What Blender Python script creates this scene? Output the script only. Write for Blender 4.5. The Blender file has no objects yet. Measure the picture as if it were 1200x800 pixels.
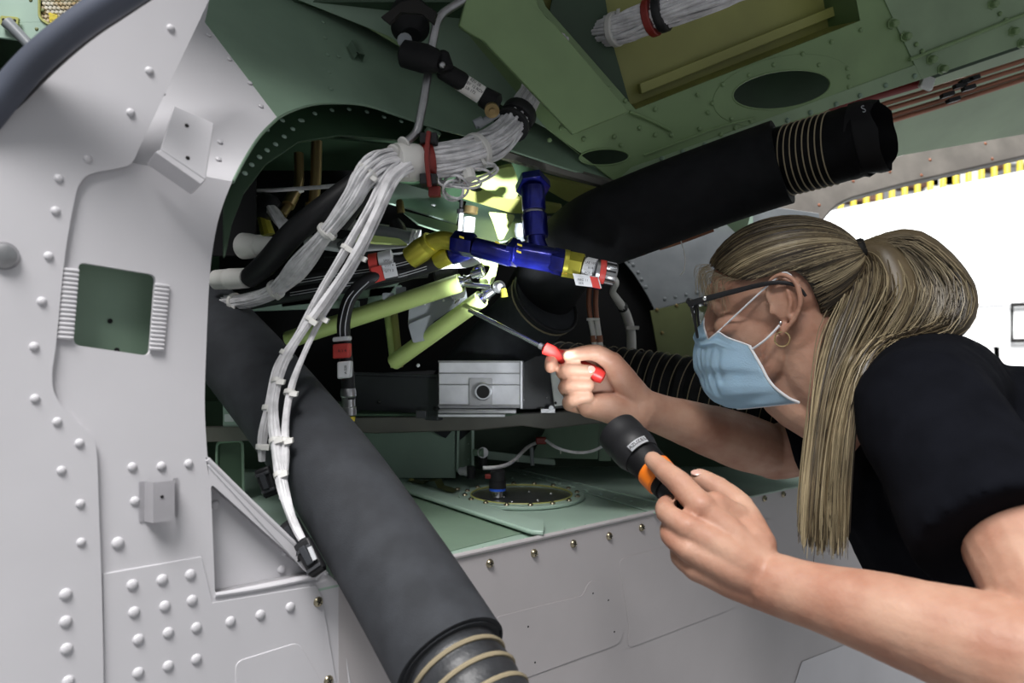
import bpy, bmesh, math, random
from mathutils import Vector, Matrix, noise
from mathutils.geometry import tessellate_polygon
random.seed(7)
V = Vector
C = bpy.context.scene.collection
sc = bpy.context.scene
# ---------------- camera, world, lights, exposure ----------------
F = 933.333; H = 1.35
cam = bpy.data.cameras.new('camera'); co = bpy.data.objects.new('camera', cam); C.objects.link(co)
co.location = (0, 0, H); co.rotation_euler = (math.pi/2, 0, 0)
cam.lens = 28; cam.sensor_width = 36; cam.clip_start = .02
cam.dof.use_dof = True; cam.dof.focus_distance = 1.03; cam.dof.aperture_fstop = 6.3
sc.camera = co
w = bpy.data.worlds.new('world'); sc.world = w; w.use_nodes = True
w.node_tree.nodes['Background'].inputs[0].default_value = (.93, .97, 1.0, 1)
w.node_tree.nodes['Background'].inputs[1].default_value = .35
def area(name, loc, target, size, power, col=(1, 1, 1), sy=None):
    l = bpy.data.lights.new(name, 'AREA'); l.energy = power; l.size = size; l.color = col
    if sy: l.shape = 'RECTANGLE'; l.size_y = sy
    o = bpy.data.objects.new(name, l); C.objects.link(o); o.location = loc
    o.rotation_euler = (V(target) - V(loc)).to_track_quat('-Z', 'Y').to_euler()
    return o
area('hangar_light', (-.7, -1.5, 5.2), (-.1, .9, 1.2), 1.8, 360, (1, .98, .97))
area('hangar_light', (1.6, -.4, 5.6), (.6, .9, 1.1), 1.6, 50, (1, .98, .96))
area('hangar_light', (2.6, 3.0, 4.4), (3.2, 5.4, 1.4), 2.0, 420, (1, 1, 1))
sc.view_settings.view_transform = 'Standard'; sc.view_settings.look = 'None'
sc.view_settings.exposure = 0.0; sc.view_settings.gamma = 1
# ---------------- geometry helpers ----------------
def P(px, py, Y): return V(((px-600)/F*Y, Y, H + (400-py)/F*Y))
class PL:                                   # a real plane in the place
    def __init__(s, p, n):
        s.p = V(p); s.n = V(n).normalized()
        if s.n.dot(V((0, 0, H)) - s.p) < 0: s.n = -s.n
    def at(s, px, py, off=0):
        r = V(((px-600)/F, 1, (400-py)/F)); o = V((0, 0, H))
        return o + r * (s.n.dot(s.p + s.n*off - o) / s.n.dot(r))
def PL3(a, b, c): return PL(a, (V(b)-V(a)).cross(V(c)-V(a)))
def spline(pts, n=6, closed=False):
    pts = [V(p) for p in pts]; out = []; L = len(pts)
    if L < 3: return pts
    rng = range(L) if closed else range(L-1)
    for i in rng:
        if closed: p0, p1, p2, p3 = pts[i-1], pts[i], pts[(i+1) % L], pts[(i+2) % L]
        else: p0, p1, p2, p3 = pts[max(i-1, 0)], pts[i], pts[i+1], pts[min(i+2, L-1)]
        for k in range(n):
            t = k/n
            out.append(.5*((2*p1)+(p2-p0)*t+(2*p0-5*p1+4*p2-p3)*t*t+(3*p1-p0-3*p2+p3)*t**3))
    if not closed: out.append(pts[-1])
    return out
def crv(pts, n=5, closed=False): return [(p.x, p.y) for p in spline([V((x, y, 0)) for x, y in pts], n, closed)]
def ell(cx, cy, a, b, deg=0, n=32):
    t = math.radians(deg); o = []
    for i in range(n):
        u = 2*math.pi*i/n; x = a*math.cos(u); y = b*math.sin(u)
        o.append((cx+x*math.cos(t)-y*math.sin(t), cy+x*math.sin(t)+y*math.cos(t)))
    return o
def rnd(pts, r, n=4):                       # round the corners of a polygon
    out = []; L = len(pts)
    for i in range(L):
        a, b, c = V(pts[i-1]), V(pts[i]), V(pts[(i+1) % L])
        d1 = a-b; d2 = c-b; rr = min(r, d1.length*.45, d2.length*.45)
        s = b+d1.normalized()*rr; e = b+d2.normalized()*rr
        for k in range(n+1):
            t = k/n; q = s*(1-t)**2+b*2*t*(1-t)+e*t*t; out.append((q.x, q.y))
    return out
def tag(o, label=None, cat=None, group=None, kind=None):
    if label: o['label'] = label
    if cat: o['category'] = cat
    if group: o['group'] = group
    if kind: o['kind'] = kind
    return o
def adopt(o, parent):
    if parent is not None:
        o.parent = parent
        m = Matrix.Identity(4); q = parent
        m = Matrix.Translation(parent['_w']) if '_w' in parent else Matrix.Identity(4)
        o.matrix_parent_inverse = m.inverted()
    return o
def empty(name, loc, label=None, cat=None, group=None, kind=None):
    o = bpy.data.objects.new(name, None); C.objects.link(o); o.location = loc; o.empty_display_size = .02
    o['_w'] = tuple(loc)
    return tag(o, label, cat, group, kind)
def link(name, me, m=None, parent=None, smooth=True, loc=None):
    if m is not None:
        for x in (m if isinstance(m, (list, tuple)) else [m]): me.materials.append(x)
    if smooth: me.shade_smooth()
    o = bpy.data.objects.new(name, me); C.objects.link(o)
    if loc is not None: o.location = loc
    adopt(o, parent); return o
def bmobj(name, bm, m, parent=None, smooth=True, autosharp=40):
    bmesh.ops.recalc_face_normals(bm, faces=bm.faces)
    if smooth:
        for e in bm.edges:
            if len(e.link_faces) == 2 and e.calc_face_angle(0) > math.radians(autosharp): e.smooth = False
        for f in bm.faces: f.smooth = True
    me = bpy.data.meshes.new(name); bm.to_mesh(me); bm.free()
    return link(name, me, m, parent, False)
def plate(name, px, pl, thick, m, parent=None, holes=(), off=0, bevel=.0008, world=False):
    if world: loops = [[V(p) for p in px]]+[[V(p) for p in h] for h in holes]
    else: loops = [[pl.at(x, y, off) for x, y in px]]+[[pl.at(x, y, off) for x, y in h] for h in holes]
    tris = tessellate_polygon(loops)
    flat = [p for l in loops for p in l]
    bm = bmesh.new()
    a = [bm.verts.new(p) for p in flat]; b = [bm.verts.new(p-pl.n*thick) for p in flat]
    for t in tris:
        try: bm.faces.new([a[i] for i in t]); bm.faces.new([b[i] for i in reversed(t)])
        except ValueError: pass
    k = 0
    for l in loops:
        n = len(l)
        for i in range(n):
            j = (i+1) % n
            try: bm.faces.new([a[k+i], a[k+j], b[k+j], b[k+i]])
            except ValueError: pass
        k += n
    bmesh.ops.dissolve_limit(bm, angle_limit=.01, verts=bm.verts, edges=bm.edges)
    o = bmobj(name, bm, m, parent, True, 30)
    if bevel:
        md = o.modifiers.new('b', 'BEVEL'); md.width = bevel; md.segments = 2; md.limit_method = 'ANGLE'; md.angle_limit = math.radians(50)
    return o
def tube_bm(bm, pts, r, sides=12, caps=True, mi=0, closed=False, twist=0):
    n = len(pts); rs = list(r) if isinstance(r, (list, tuple)) else [r]*n
    if len(rs) != n: rs = [rs[min(int(i/(n-1)*(len(rs)-1)), len(rs)-2)]*(1-(i/(n-1)*(len(rs)-1)-min(int(i/(n-1)*(len(rs)-1)), len(rs)-2)))+rs[min(int(i/(n-1)*(len(rs)-1)), len(rs)-2)+1]*(i/(n-1)*(len(rs)-1)-min(int(i/(n-1)*(len(rs)-1)), len(rs)-2)) for i in range(n)]
    rings = []; up = None
    for i in range(n):
        d = (pts[(i+1) % n]-pts[i-1]) if closed else (pts[min(i+1, n-1)]-pts[max(i-1, 0)])
        d = d.normalized() if d.length > 1e-9 else V((0, 0, 1))
        if up is None: up = d.orthogonal().normalized()
        up = (up-d*up.dot(d)); up = up.normalized() if up.length > 1e-6 else d.orthogonal().normalized()
        s = d.cross(up)
        rings.append([bm.verts.new(pts[i]+(up*math.cos(2*math.pi*k/sides)+s*math.sin(2*math.pi*k/sides))*rs[i]) for k in range(sides)])
    for i in range(n if closed else n-1):
        A, B = rings[i], rings[(i+1) % n]
        for k in range(sides):
            f = bm.faces.new([A[k], A[(k+1) % sides], B[(k+1) % sides], B[k]]); f.material_index = mi; f.smooth = True
    if caps and not closed:
        for R in (rings[0][::-1], rings[-1]):
            f = bm.faces.new(R); f.material_index = mi
def tube(name, pts, r, m, parent=None, sides=14, sm=6, caps=True, closed=False):
    bm = bmesh.new(); p = spline(pts, sm, closed) if (sm and len(pts) > 2) else [V(q) for q in pts]
    if not isinstance(r, (list, tuple)): pass
    elif len(r) == len(pts) and len(p) != len(pts):
        rr = [q.x for q in spline([V((x, 0, 0)) for x in r], sm, closed)]; r = rr
    tube_bm(bm, p, r, sides, caps, 0, closed); return bmobj(name, bm, m, parent)
def lathe_bm(bm, a, b, prof, sides=20, mi=0):   # prof: (t along a->b in metres, radius)
    a = V(a); d = (V(b)-a).normalized(); up = d.orthogonal().normalized(); s = d.cross(up); rings = []
    for t, r in prof:
        rings.append([bm.verts.new(a+d*t+(up*math.cos(2*math.pi*k/sides)+s*math.sin(2*math.pi*k/sides))*max(r, 1e-5)) for k in range(sides)])
    for A, B in zip(rings, rings[1:]):
        for k in range(sides): bm.faces.new([A[k], A[(k+1) % sides], B[(k+1) % sides], B[k]]).material_index = mi
    for R in (rings[0][::-1], rings[-1]): bm.faces.new(R).material_index = mi
def lathe(name, a, b, prof, m, parent=None, sides=20):
    bm = bmesh.new(); lathe_bm(bm, a, b, prof, sides); return bmobj(name, bm, m, parent, True, 32)
def box_bm(bm, c, ax, ay, az, mi=0):
    c = V(c); vs = [bm.verts.new(c+V(ax)*i+V(ay)*j+V(az)*k) for i in (-1, 1) for j in (-1, 1) for k in (-1, 1)]
    for q in ((0, 1, 3, 2), (4, 6, 7, 5), (0, 4, 5, 1), (2, 3, 7, 6), (0, 2, 6, 4), (1, 5, 7, 3)):
        bm.faces.new([vs[i] for i in q]).material_index = mi
def box(name, c, ax, ay, az, m, parent=None, bevel=.001):
    bm = bmesh.new(); box_bm(bm, c, ax, ay, az); o = bmobj(name, bm, m, parent, True, 30)
    if bevel:
        md = o.modifiers.new('b', 'BEVEL'); md.width = bevel; md.segments = 2
    return o
def quadbox(name, pa, pb, h, thick, m, parent=None, bevel=.001):   # box with front face bottom edge pa->pb, height h, going back
    pa, pb = V(pa), V(pb); d = pb-pa; n = V((-d.y, d.x, 0)).normalized()
    return box(name, (pa+pb)/2+V((0, 0, h/2))+n*thick/2, d/2, n*thick/2, V((0, 0, h/2)), m, parent, bevel)
_dm = {}
def dome(name, loc, n, r, h, m, parent=None, flat=False, cross=False):
    key = (round(r, 5), round(h, 5), id(m), cross)
    if key not in _dm:
        bm = bmesh.new(); S = 12; prof = [(1, -.15), (1, .02), (.86, .55), (.55, .88)]
        rings = [[bm.verts.new((r*a*math.cos(2*math.pi*k/S), r*a*math.sin(2*math.pi*k/S), h*b)) for k in range(S)] for a, b in prof]
        for A, B in zip(rings, rings[1:]):
            for k in range(S): bm.faces.new([A[k], A[(k+1) % S], B[(k+1) % S], B[k]]).smooth = True
        t = bm.verts.new((0, 0, h))
        for k in range(S): bm.faces.new([rings[-1][k], rings[-1][(k+1) % S], t]).smooth = True
        if cross:
            box_bm(bm, (0, 0, h*.9), (r*.55, 0, 0), (0, r*.1, 0), (0, 0, h*.16), 1)
            box_bm(bm, (0, 0, h*.9), (r*.1, 0, 0), (0, r*.55, 0), (0, 0, h*.17), 1)
        me = bpy.data.meshes.new(name); bm.to_mesh(me); bm.free(); me.materials.append(m)
        if cross: me.materials.append(M['dark'])
        _dm[key] = me
    o = bpy.data.objects.new(name, _dm[key]); C.objects.link(o)
    o.location = loc; o.rotation_euler = V(n).to_track_quat('Z', 'Y').to_euler()
    if cross: o.rotation_euler.rotate_axis('Z', random.random()*3)
    adopt(o, parent); return o
def rivets(pts, pl, r, h, m, parent, off=0, name='rivet', cross=False):
    for x, y in pts: dome(name, pl.at(x, y, off), pl.n, r, h, m, parent, cross=cross)
def row(x0, y0, x1, y1, n): return [(x0+(x1-x0)*i/(n-1), y0+(y1-y0)*i/(n-1)) for i in range(n)]
def text(name, s, loc, xdir, ydir, size, m, parent=None):
    cu = bpy.data.curves.new(name, 'FONT'); cu.body = s; cu.size = size; cu.align_x = 'CENTER'; cu.align_y = 'CENTER'; cu.extrude = .00012
    x = V(xdir).normalized(); y = V(ydir); y = (y-x*y.dot(x)).normalized(); z = x.cross(y)
    cu.materials.append(m); t_ = bpy.data.objects.new('t', cu); C.objects.link(t_); cu.resolution_u = 3
    me = bpy.data.meshes.new_from_object(t_); bpy.data.objects.remove(t_); me.name = name; o = bpy.data.objects.new(name, me); C.objects.link(o)
    o.matrix_world = Matrix(((x.x, y.x, z.x, loc[0]), (x.y, y.y, z.y, loc[1]), (x.z, y.z, z.z, loc[2]), (0, 0, 0, 1)))
    adopt(o, parent); return o
# ---------------- materials ----------------
M = {}
def mat(name, col, rough=.5, metal=0, var=.06, vs=12, bump=0, bs=200, col2=None, spec=.5, sss=0, coat=0, alpha=None, trans=0):
    m = bpy.data.materials.new(name); m.use_nodes = True; nt = m.node_tree; N = nt.nodes; Lk = nt.links
    b = N['Principled BSDF']; b.inputs['Roughness'].default_value = rough; b.inputs['Metallic'].default_value = metal
    b.inputs['Specular IOR Level'].default_value = spec; b.inputs['Coat Weight'].default_value = coat
    tc = N.new('ShaderNodeTexCoord'); no = N.new('ShaderNodeTexNoise'); no.inputs['Scale'].default_value = vs; no.inputs['Detail'].default_value = 5
    Lk.new(tc.outputs['Object'], no.inputs['Vector'])
    mx = N.new('ShaderNodeMix'); mx.data_type = 'RGBA'
    c = V(col[:3]); d = V(col2) if col2 else c*(1-var*2.2)
    mr = N.new('ShaderNodeMapRange'); mr.inputs[1].default_value = .35; mr.inputs[2].default_value = .65
    Lk.new(no.outputs['Fac'], mr.inputs[0]); Lk.new(mr.outputs[0], mx.inputs[0])
    mx.inputs[6].default_value = (*(c*(1+var*.6)), 1); mx.inputs[7].default_value = (*d, 1)
    Lk.new(mx.outputs[2], b.inputs['Base Color'])
    if bump:
        n2 = N.new('ShaderNodeTexNoise'); n2.inputs['Scale'].default_value = bs; n2.inputs['Detail'].default_value = 3
        Lk.new(tc.outputs['Object'], n2.inputs['Vector'])
        bp = N.new('ShaderNodeBump'); bp.inputs['Strength'].default_value = bump; bp.inputs['Distance'].default_value = .001
        Lk.new(n2.outputs['Fac'], bp.inputs['Height']); Lk.new(bp.outputs[0], b.inputs['Normal'])
    if sss:
        b.inputs['Subsurface Weight'].default_value = sss; b.inputs['Subsurface Radius'].default_value = (.01, .004, .002); b.inputs['Subsurface Scale'].default_value = .5
    if trans: b.inputs['Transmission Weight'].default_value = trans
    M[name] = m; return m
mat('white', (.60, .59, .615), .38, bump=.05, bs=400, var=.03, vs=6)
mat('panel', (.47, .445, .45), .4, var=.04, vs=5, bump=.05, bs=300)  # whitish paint, greyed to carry the shade of the body and duct
mat('green', (.205, .30, .22), .45, var=.07, vs=9, bump=.06, bs=300)
mat('sage', (.25, .35, .21), .42, var=.1, vs=6, bump=.05)
mat('mint', (.37, .50, .42), .4, var=.06, vs=8, bump=.05)
mat('leaf', (.205, .31, .14), .42, var=.1, vs=6, bump=.05)
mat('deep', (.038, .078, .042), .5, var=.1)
mat('yellowgreen', (.38, .39, .12), .42, var=.08, vs=6)
mat('olive', (.16, .18, .07), .5, var=.08)
mat('lime', (.50, .62, .22), .35, var=.04)
mat('black', (.005, .005, .006), .6, var=.1, spec=.25)
mat('dark', (.012, .011, .01), .6, var=.1, spec=.25)
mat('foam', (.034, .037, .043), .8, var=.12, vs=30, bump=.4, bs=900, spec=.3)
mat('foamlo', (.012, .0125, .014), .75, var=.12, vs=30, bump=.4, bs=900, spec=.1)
mat('rubber', (.014, .014, .016), .5, var=.1, spec=.35)
mat('seal', (.07, .08, .11), .45, var=.1)
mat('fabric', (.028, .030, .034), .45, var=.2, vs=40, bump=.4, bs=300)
mat('cord', (.30, .25, .16), .7, var=.1)
mat('wire', (.76, .75, .77), .5, var=.12, vs=60)
mat('tie', (.72, .71, .68), .4, var=.03)
mat('redclamp', (.23, .02, .015), .45, var=.1)
mat('red', (.62, .035, .03), .4, var=.05)
mat('redlabel', (.65, .06, .05), .5, var=.05)
mat('label', (.72, .73, .76), .5, var=.04)
mat('ink', (.02, .02, .025), .6, var=0)
mat('blue', (.012, .018, .26), .28, .75, var=.15, vs=40, col2=(.008, .01, .13), coat=.5)
mat('gold', (.50, .46, .06), .3, .6, var=.1, vs=30)
mat('chrome', (.72, .74, .76), .18, 1, var=.05)
mat('steel', (.42, .42, .43), .32, .95, var=.08, vs=60)
mat('alu', (.78, .78, .82), .38, .35, var=.08, vs=25)
mat('screw', (.45, .40, .28), .28, .95, var=.15, vs=200)
mat('brass', (.30, .22, .10), .4, .8, var=.15)
mat('copper', (.36, .15, .09), .45, .4, var=.1)
mat('greyrail', (.13, .125, .11), .5, .2, var=.1)
mat('sill', (.21, .19, .17), .55, var=.12, vs=14)
mat('blackbox', (.05, .052, .058), .35, var=.1, bump=.1, bs=500)
mat('greypl', (.25, .27, .29), .4, var=.1)
mat('skin', (.46, .275, .195), .5, var=.09, vs=22, bump=.35, bs=260, sss=.12, col2=(.37, .18, .12), spec=.35)
mat('nail', (.55, .33, .27), .25, var=.03)
mat('shirt', (.005, .0055, .008), .95, var=.1, vs=30, bump=.3, bs=900, spec=.05)
mat('denim', (.05, .07, .12), .8, var=.2, vs=60)
mat('mask', (.55, .77, .93), .75, var=.04, vs=20, bump=.3, bs=500, spec=.2)
mat('maskwhite', (.80, .81, .84), .7, var=.02)
mat('hairmid', (.135, .10, .055), .42, var=.15, vs=30, spec=.4)
mat('hairdark', (.042, .030, .019), .4, var=.15, vs=30, spec=.4)
mat('hairblond', (.40, .325, .20), .4, var=.12, vs=30, spec=.4)
mat('hairash', (.23, .185, .11), .4, var=.12, vs=30, spec=.4)
mat('goldring', (.80, .62, .32), .2, 1, var=.02)
mat('orange', (.95, .22, .01), .45, var=.04)
mat('hangarwhite', (.86, .87, .87), .6, var=.02, vs=2)
mat('groundgrey', (.24, .24, .245), .6, var=.05, vs=1)
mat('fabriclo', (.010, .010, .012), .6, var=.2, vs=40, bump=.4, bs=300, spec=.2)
mat('hangargrey', (.33, .33, .34), .6, var=.05, vs=1)
mat('railyellow', (.75, .60, .06), .5, var=.05)
mat('brownthing', (.18, .09, .06), .7, var=.2, vs=3)
mat('greenmark', (.03, .45, .15), .5, var=.02)
mat('bluering', (.03, .13, .75), .4, var=.02)
mat('grille', (.60, .58, .50), .4, var=.3, vs=60, col2=(.5, .33, .1))
g = mat('lens', (.9, .95, 1), .02, var=0); g.node_tree.nodes['Principled BSDF'].inputs['Transmission Weight'].default_value = 1; g.node_tree.nodes['Principled BSDF'].inputs['IOR'].default_value = 1.05
# ---------------- planes of the aircraft ----------------
P1 = PL((-.0715, .89, H), (.659, -.752, 0))                 # outer side skin
_a, _b = P1.at(100, 195), P1.at(272, 215)
P2 = PL3(_a, _b, P(700, 205, 1.15))                          # web sloping inwards above the bay
PC = PL3(P2.at(335, 0), P2.at(720, 215), P(1150, 30, 1.26))  # ceiling
FZ = H-.243
PF = PL((0, 1, FZ), (0, 0, 1))                               # bay floor
PB = PL((0, 1.75, H), (.12, -1, 0))                          # bay back wall
def LW(*a): return P1.at(*a)
# ================= SETTING =================
K = 'structure'
gr = box('ground', (1, 3, -.05), (6, 0, 0), (0, 6, 0), (0, 0, .05), M['groundgrey'], None, 0); tag(gr, kind=K)
# --- left skin: outer doubler over base sheet ---
wl = empty('wall_left', (-.4, .65, H), 'off-white riveted airframe skin at the left of the bay opening', kind=K)
slot = rnd([(92, 307), (183, 322), (176, 417), (86, 404)], 8)
edgeR = [(245, 560), (240, 480), (242, 400), (246, 320), (253, 270), (262, 238), (272, 213)]
tri = rnd([(247, 566), (366, 674), (252, 697)], 7)
base = [(-60, 150)]+[(150, 190), (272, 213)]+crv(edgeR[::-1])[1:]+[(241, 535)]+[(250, 543), (376, 666), (388, 676)]+crv([(388, 676), (408, 700), (432, 770), (462, 860), (480, 960)])+[(-80, 960)]
plate('base_sheet', base, P1, .006, M['white'], wl, [slot, tri])
outer = [(-80, -90), (60, -90), (262, -40)]+[(245, 0), (200, 95)]+crv([(162, 176), (155, 190), (143, 196), (108, 203), (95, 213), (88, 232), (76, 300), (66, 400), (61, 440), (66, 466), (84, 488), (106, 510), (113, 528), (116, 600), (121, 760), (122, 960)])+[(-80, 960)]
edge = crv([(-60, 215), (-20, 160), (20, 112), (70, 62), (120, 25), (170, -5), (230, -50)])
outer = edge+[(262, -40), (245, 0), (200, 95)]+crv([(162, 176), (155, 190), (143, 196), (108, 203), (95, 213), (88, 232), (76, 300), (66, 400), (61, 440), (66, 466), (84, 488), (106, 510), (113, 528), (116, 600), (121, 760), (122, 960)])+[(-80, 960)]
plate('outer_sheet', outer, P1, .004, M['white'], wl, off=.0045, bevel=.0012)
plate('reinforcement_sheet', [(121, 672), (236, 652), (249, 706), (371, 686), (378, 700), (388, 760), (420, 960), (122, 960)], P1, .0014, M['white'], wl, off=.0014, bevel=.0005)
plate('access_cover', rnd([(276, 775), (350, 752), (470, 960), (280, 960)], 10), P1, .001, M['white'], wl, off=.0022, bevel=.0004)
rA = [(200,33),(175,83),(153,132),(103,186),(69,209),(65,247),(57,300),(49,353),(40,406),(41,467),(67,494),(93,519),(72,551),(94,590),(95,635)]
rivets(rA, P1, .0036, .0022, M['white'], wl, .0045)
rivets([(77,696),(77,728),(78,760),(80,798)], P1, .0048, .0026, M['white'], wl, .0045)
rivets([(155,547),(189,546),(221,543),(158,587)], P1, .004, .0024, M['white'], wl, 0)
rivets([(138,636)], P1, .0052, .003, M['white'], wl, 0)
rivets([(155,685),(190,679),(223,673),(157,717),(193,710),(225,703),(162,749),(197,741),(230,735),(162,788),(197,780),(230,772),(270,728),(305,720),(340,711)], P1, .0048, .0026, M['white'], wl, .0014)
rivets([(373, 705), (385, 797)], P1, .0052, .003, M['screw'], wl, .0014, name='screw', cross=True)
# sloping corner flange behind the pipe
plate('corner_flange', [(388, 676), (408, 690), (450, 760), (500, 960), (436, 960), (404, 760)], PL3(LW(404, 760), LW(388, 676), P(450, 760, .90)), .003, M['white'], wl)
# triangular pocket
plate('pocket_floor', [(236, 545), (395, 680), (240, 712)], P1, .002, M['white'], wl, off=-.016)
for a, b in (((247, 566), (366, 674)), ((366, 674), (252, 697)), ((252, 697), (247, 566))):
    p, q = LW(*a), LW(*b); bm = bmesh.new(); n = P1.n
    vs = [bm.verts.new(x) for x in (p, q, q-n*.017, p-n*.017)]; f = bm.faces.new(vs)
    bmesh.ops.solidify(bm, geom=[f], thickness=.0012); bmobj('pocket_side', bm, M['white'], wl)
tube('pocket_bead', [LW(252, 697), LW(310, 688), LW(368, 676)], .0022, M['white'], wl, 8)
rivets([(270,570),(291,597),(313,621),(333,647)], P1, .003, .0016, M['white'], wl, -.015)
rivets([(252,591),(330,667)], P1, .0042, .0024, M['white'], wl, -.0155)
plate('slant_flange', [(243, 545), (250, 541), (382, 668), (372, 680), (356, 668)], P1, .002, M['white'], wl, off=.0012)
tube('slant_bead', [LW(243, 538, 0), LW(310, 604, 0), LW(382, 672, 0)], .0024, M['white'], wl, 8, sm=0)
# slot: green plate behind, ridged nut strips
plate('slot_backing', [(70, 290), (205, 300), (200, 440), (66, 430)], P1, .002, M['green'], wl, off=-.03)
dome('hole', P1.at(129, 376, -.029), P1.n, .0022, .0006, M['black'], wl); dome('hole', P1.at(137, 410, -.029), P1.n, .0022, .0006, M['black'], wl)
for a, b, c in (((83, 314), (76, 398), 16), ((190, 332), (183, 411), 16)):
    bm = bmesh.new(); p, q = LW(*a, .002), LW(*b, .002); d = (q-p); u = d.normalized(); s = u.cross(P1.n)
    box_bm(bm, (p+q)/2-P1.n*.001, d/2, s*.0045, P1.n*.0015)
    for i in range(c): lathe_bm(bm, p+d*((i+.5)/c)-s*.006, p+d*((i+.5)/c)+s*.006, [(0, .0014), (.0015, .0018), (.0105, .0018), (.012, .0014)], 8)
    bmobj('nut_strip', bm, M['white'], wl)
# knob at left edge
kn = lathe('turn_latch', P1.at(4, 300, 0), P1.at(4, 300, .02), [(0, .010), (.004, .011), (.009, .009), (.011, .004)], M['steel'], wl)
# small channel bracket and bent plate bracket
def channel(c0, wd, hg, dp, pl, m, parent, label=None):
    o = V(c0); n = pl.n; up = V((0, 0, 1)); up = (up-n*up.dot(n)).normalized(); s = up.cross(n)
    bm = bmesh.new(); pr = [(-wd*.72, 0), (-wd*.5, 0), (-wd*.34, dp), (wd*.5, dp), (wd*.62, 0), (wd*.84, 0)]
    A = [bm.verts.new(o+s*x+n*(z+.001)+up*hg/2) for x, z in pr]; B = [bm.verts.new(o+s*x+n*(z+.001)-up*hg/2) for x, z in pr]
    for i in range(5): bm.faces.new([A[i], A[i+1], B[i+1], B[i]])
    bmesh.ops.solidify(bm, geom=list(bm.faces), thickness=.001)
    b = bmobj('channel_bracket', bm, m, parent, False)
    return b
channel(LW(184, 585), .021, .034, .012, P1, M['white'], wl)
dome('hole', P1.at(190, 582, .0135), P1.n, .0015, .0005, M['black'], wl)
wb = [P(204, 123, .665), P(251, 144, .685), P(239, 212, .68), P(205, 190, .655), P(188, 174, .652)]
pbk = PL3(wb[0], wb[1], wb[3])
plate('bent_bracket', [(204, 123), (251, 144), (241, 211), (188, 175)], pbk, .0018, M['white'], wl)
plate('bent_bracket_foot', [(188, 175), (241, 211), (236, 216), (182, 178)], PL3(wb[0], wb[1], wb[3]), .025, M['white'], wl, off=-.0005)
dome('hole', pbk.at(219, 147, .0002), pbk.n, .0018, .0005, M['dark'], wl); dome('hole', pbk.at(220, 185, .0002), pbk.n, .0018, .0005, M['dark'], wl)
# --- seal around the left window ---
sl = [P(x, y, .60) for x, y in ((-60, 195), (0, 118), (40, 72), (90, 30), (135, 0), (190, -35))]
tube('window_seal', sl, .0115, M['seal'], wl, 16)
sl2 = [P(x, y, .612) for x, y in ((-60, 205), (0, 130), (45, 82), (95, 38), (145, 4), (200, -32))]
tube('seal_lip', sl2, .0085, M['rubber'], wl, 12)
# --- seen through the left window ---
PW = PL((0, .95, H), (.1, -1, 0))
tr = empty('trim_1', PW.at(60, 20), 'pale green inner panel with a wire grille beyond the left window seal', kind=K)
plate('inner_panel', [(-120, -120), (260, -120), (200, 20), (60, 90), (30, 48), (-120, 30)], PW, .004, M['mint'], tr, holes=[rnd([(46, -60), (120, -70), (110, 30), (70, 36), (46, 22)], 7)])
plate('dark_backing', [(-300, -200), (300, -200), (300, 300), (-300, 300)], PW, .004, M['black'], tr, off=-.12)
bm = bmesh.new()
for i in range(14):
    for j in range(13):
        x = 50+i*5+(j % 2)*2.5; y = -30+j*5.0
        c = PW.at(x, y, -.004); lathe_bm(bm, c, c+PW.n, [(0, .0021), (.0015, .0026), (.003, .0018)], 6)
tag(bmobj('grille_mesh', bm, M['grille'], tr), kind='stuff')
plate('yellow_insert', [(56, 14), (84, 22), (80, 32), (58, 27)], PW, .002, M['railyellow'], tr, off=-.001)
tube('grille_frame', [PW.at(x, y, .001) for x, y in rnd([(46, -60), (120, -70), (110, 30), (70, 36), (46, 22)], 7)], .0015, M['yellowgreen'], tr, 6, sm=0, closed=True)
stt = empty('hinge_strut', PW.at(20, 30, .01), 'grey steel hinge strut below the grille beyond the left window seal', 'strut')
tube('arm', [PW.at(8, 26, .012), PW.at(26, 44, .012), PW.at(50, 70, .012)], [.007, .006, .006], M['greypl'], stt, 10)
plate('foot', rnd([(0, 18), (22, 20), (20, 34), (0, 30)], 3), PW, .004, M['yellowgreen'], stt, off=.008)
rivets([(4, 23), (17, 24)], PW, .0018, .001, M['dark'], stt, .008, name='bolt')
rivets([(43, 34), (36, 0), (50, 12), (57, 30)], PW, .0022, .001, M['olive'], tr, 0)
# --- inward sloping web: white part, green part ---
ww = empty('wall_upper', P2.at(300, 120), 'riveted web sloping in above the bay opening, painted white then green', kind=K)
arch = [(325, 138), (340, 130), (365, 122), (395, 120), (430, 123), (470, 136), (510, 149), (560, 162), (600, 176)]
archw = [(272, 213), (285, 188), (303, 160), (325, 138)]
plate('white_web', [(150, 190), (272, 213)]+crv(archw)[1:]+[(240, 26), (256, -20), (262, -90), (120, -90)], P2, .003, M['white'], ww)
plate('green_web', [(325, 138)]+crv(arch)[1:]+[(660, 196), (722, 214), (640, 150), (560, 108), (470, 52), (430, 32), (380, 12), (330, -8), (256, -60), (240, 26)], P2, .003, M['green'], ww, off=.0002)
rivets([(379,26),(381,44),(384,64),(386,84),(388,104),(397,66)], P2, .0028, .0014, M['green'], ww, .001)
rivets([(245, 41), (269, 69), (293, 97), (222, 165), (218, 152), (190,108), (258, 166), (256,186), (306, 124)], P2, .0028, .0012, M['white'], ww, .001)
channel(P2.at(415, 64), .011, .026, .010, P2, M['green'], ww); dome('hole', P2.at(419, 62, .012), P2.n, .0014, .0005, M['black'], ww)
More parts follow.
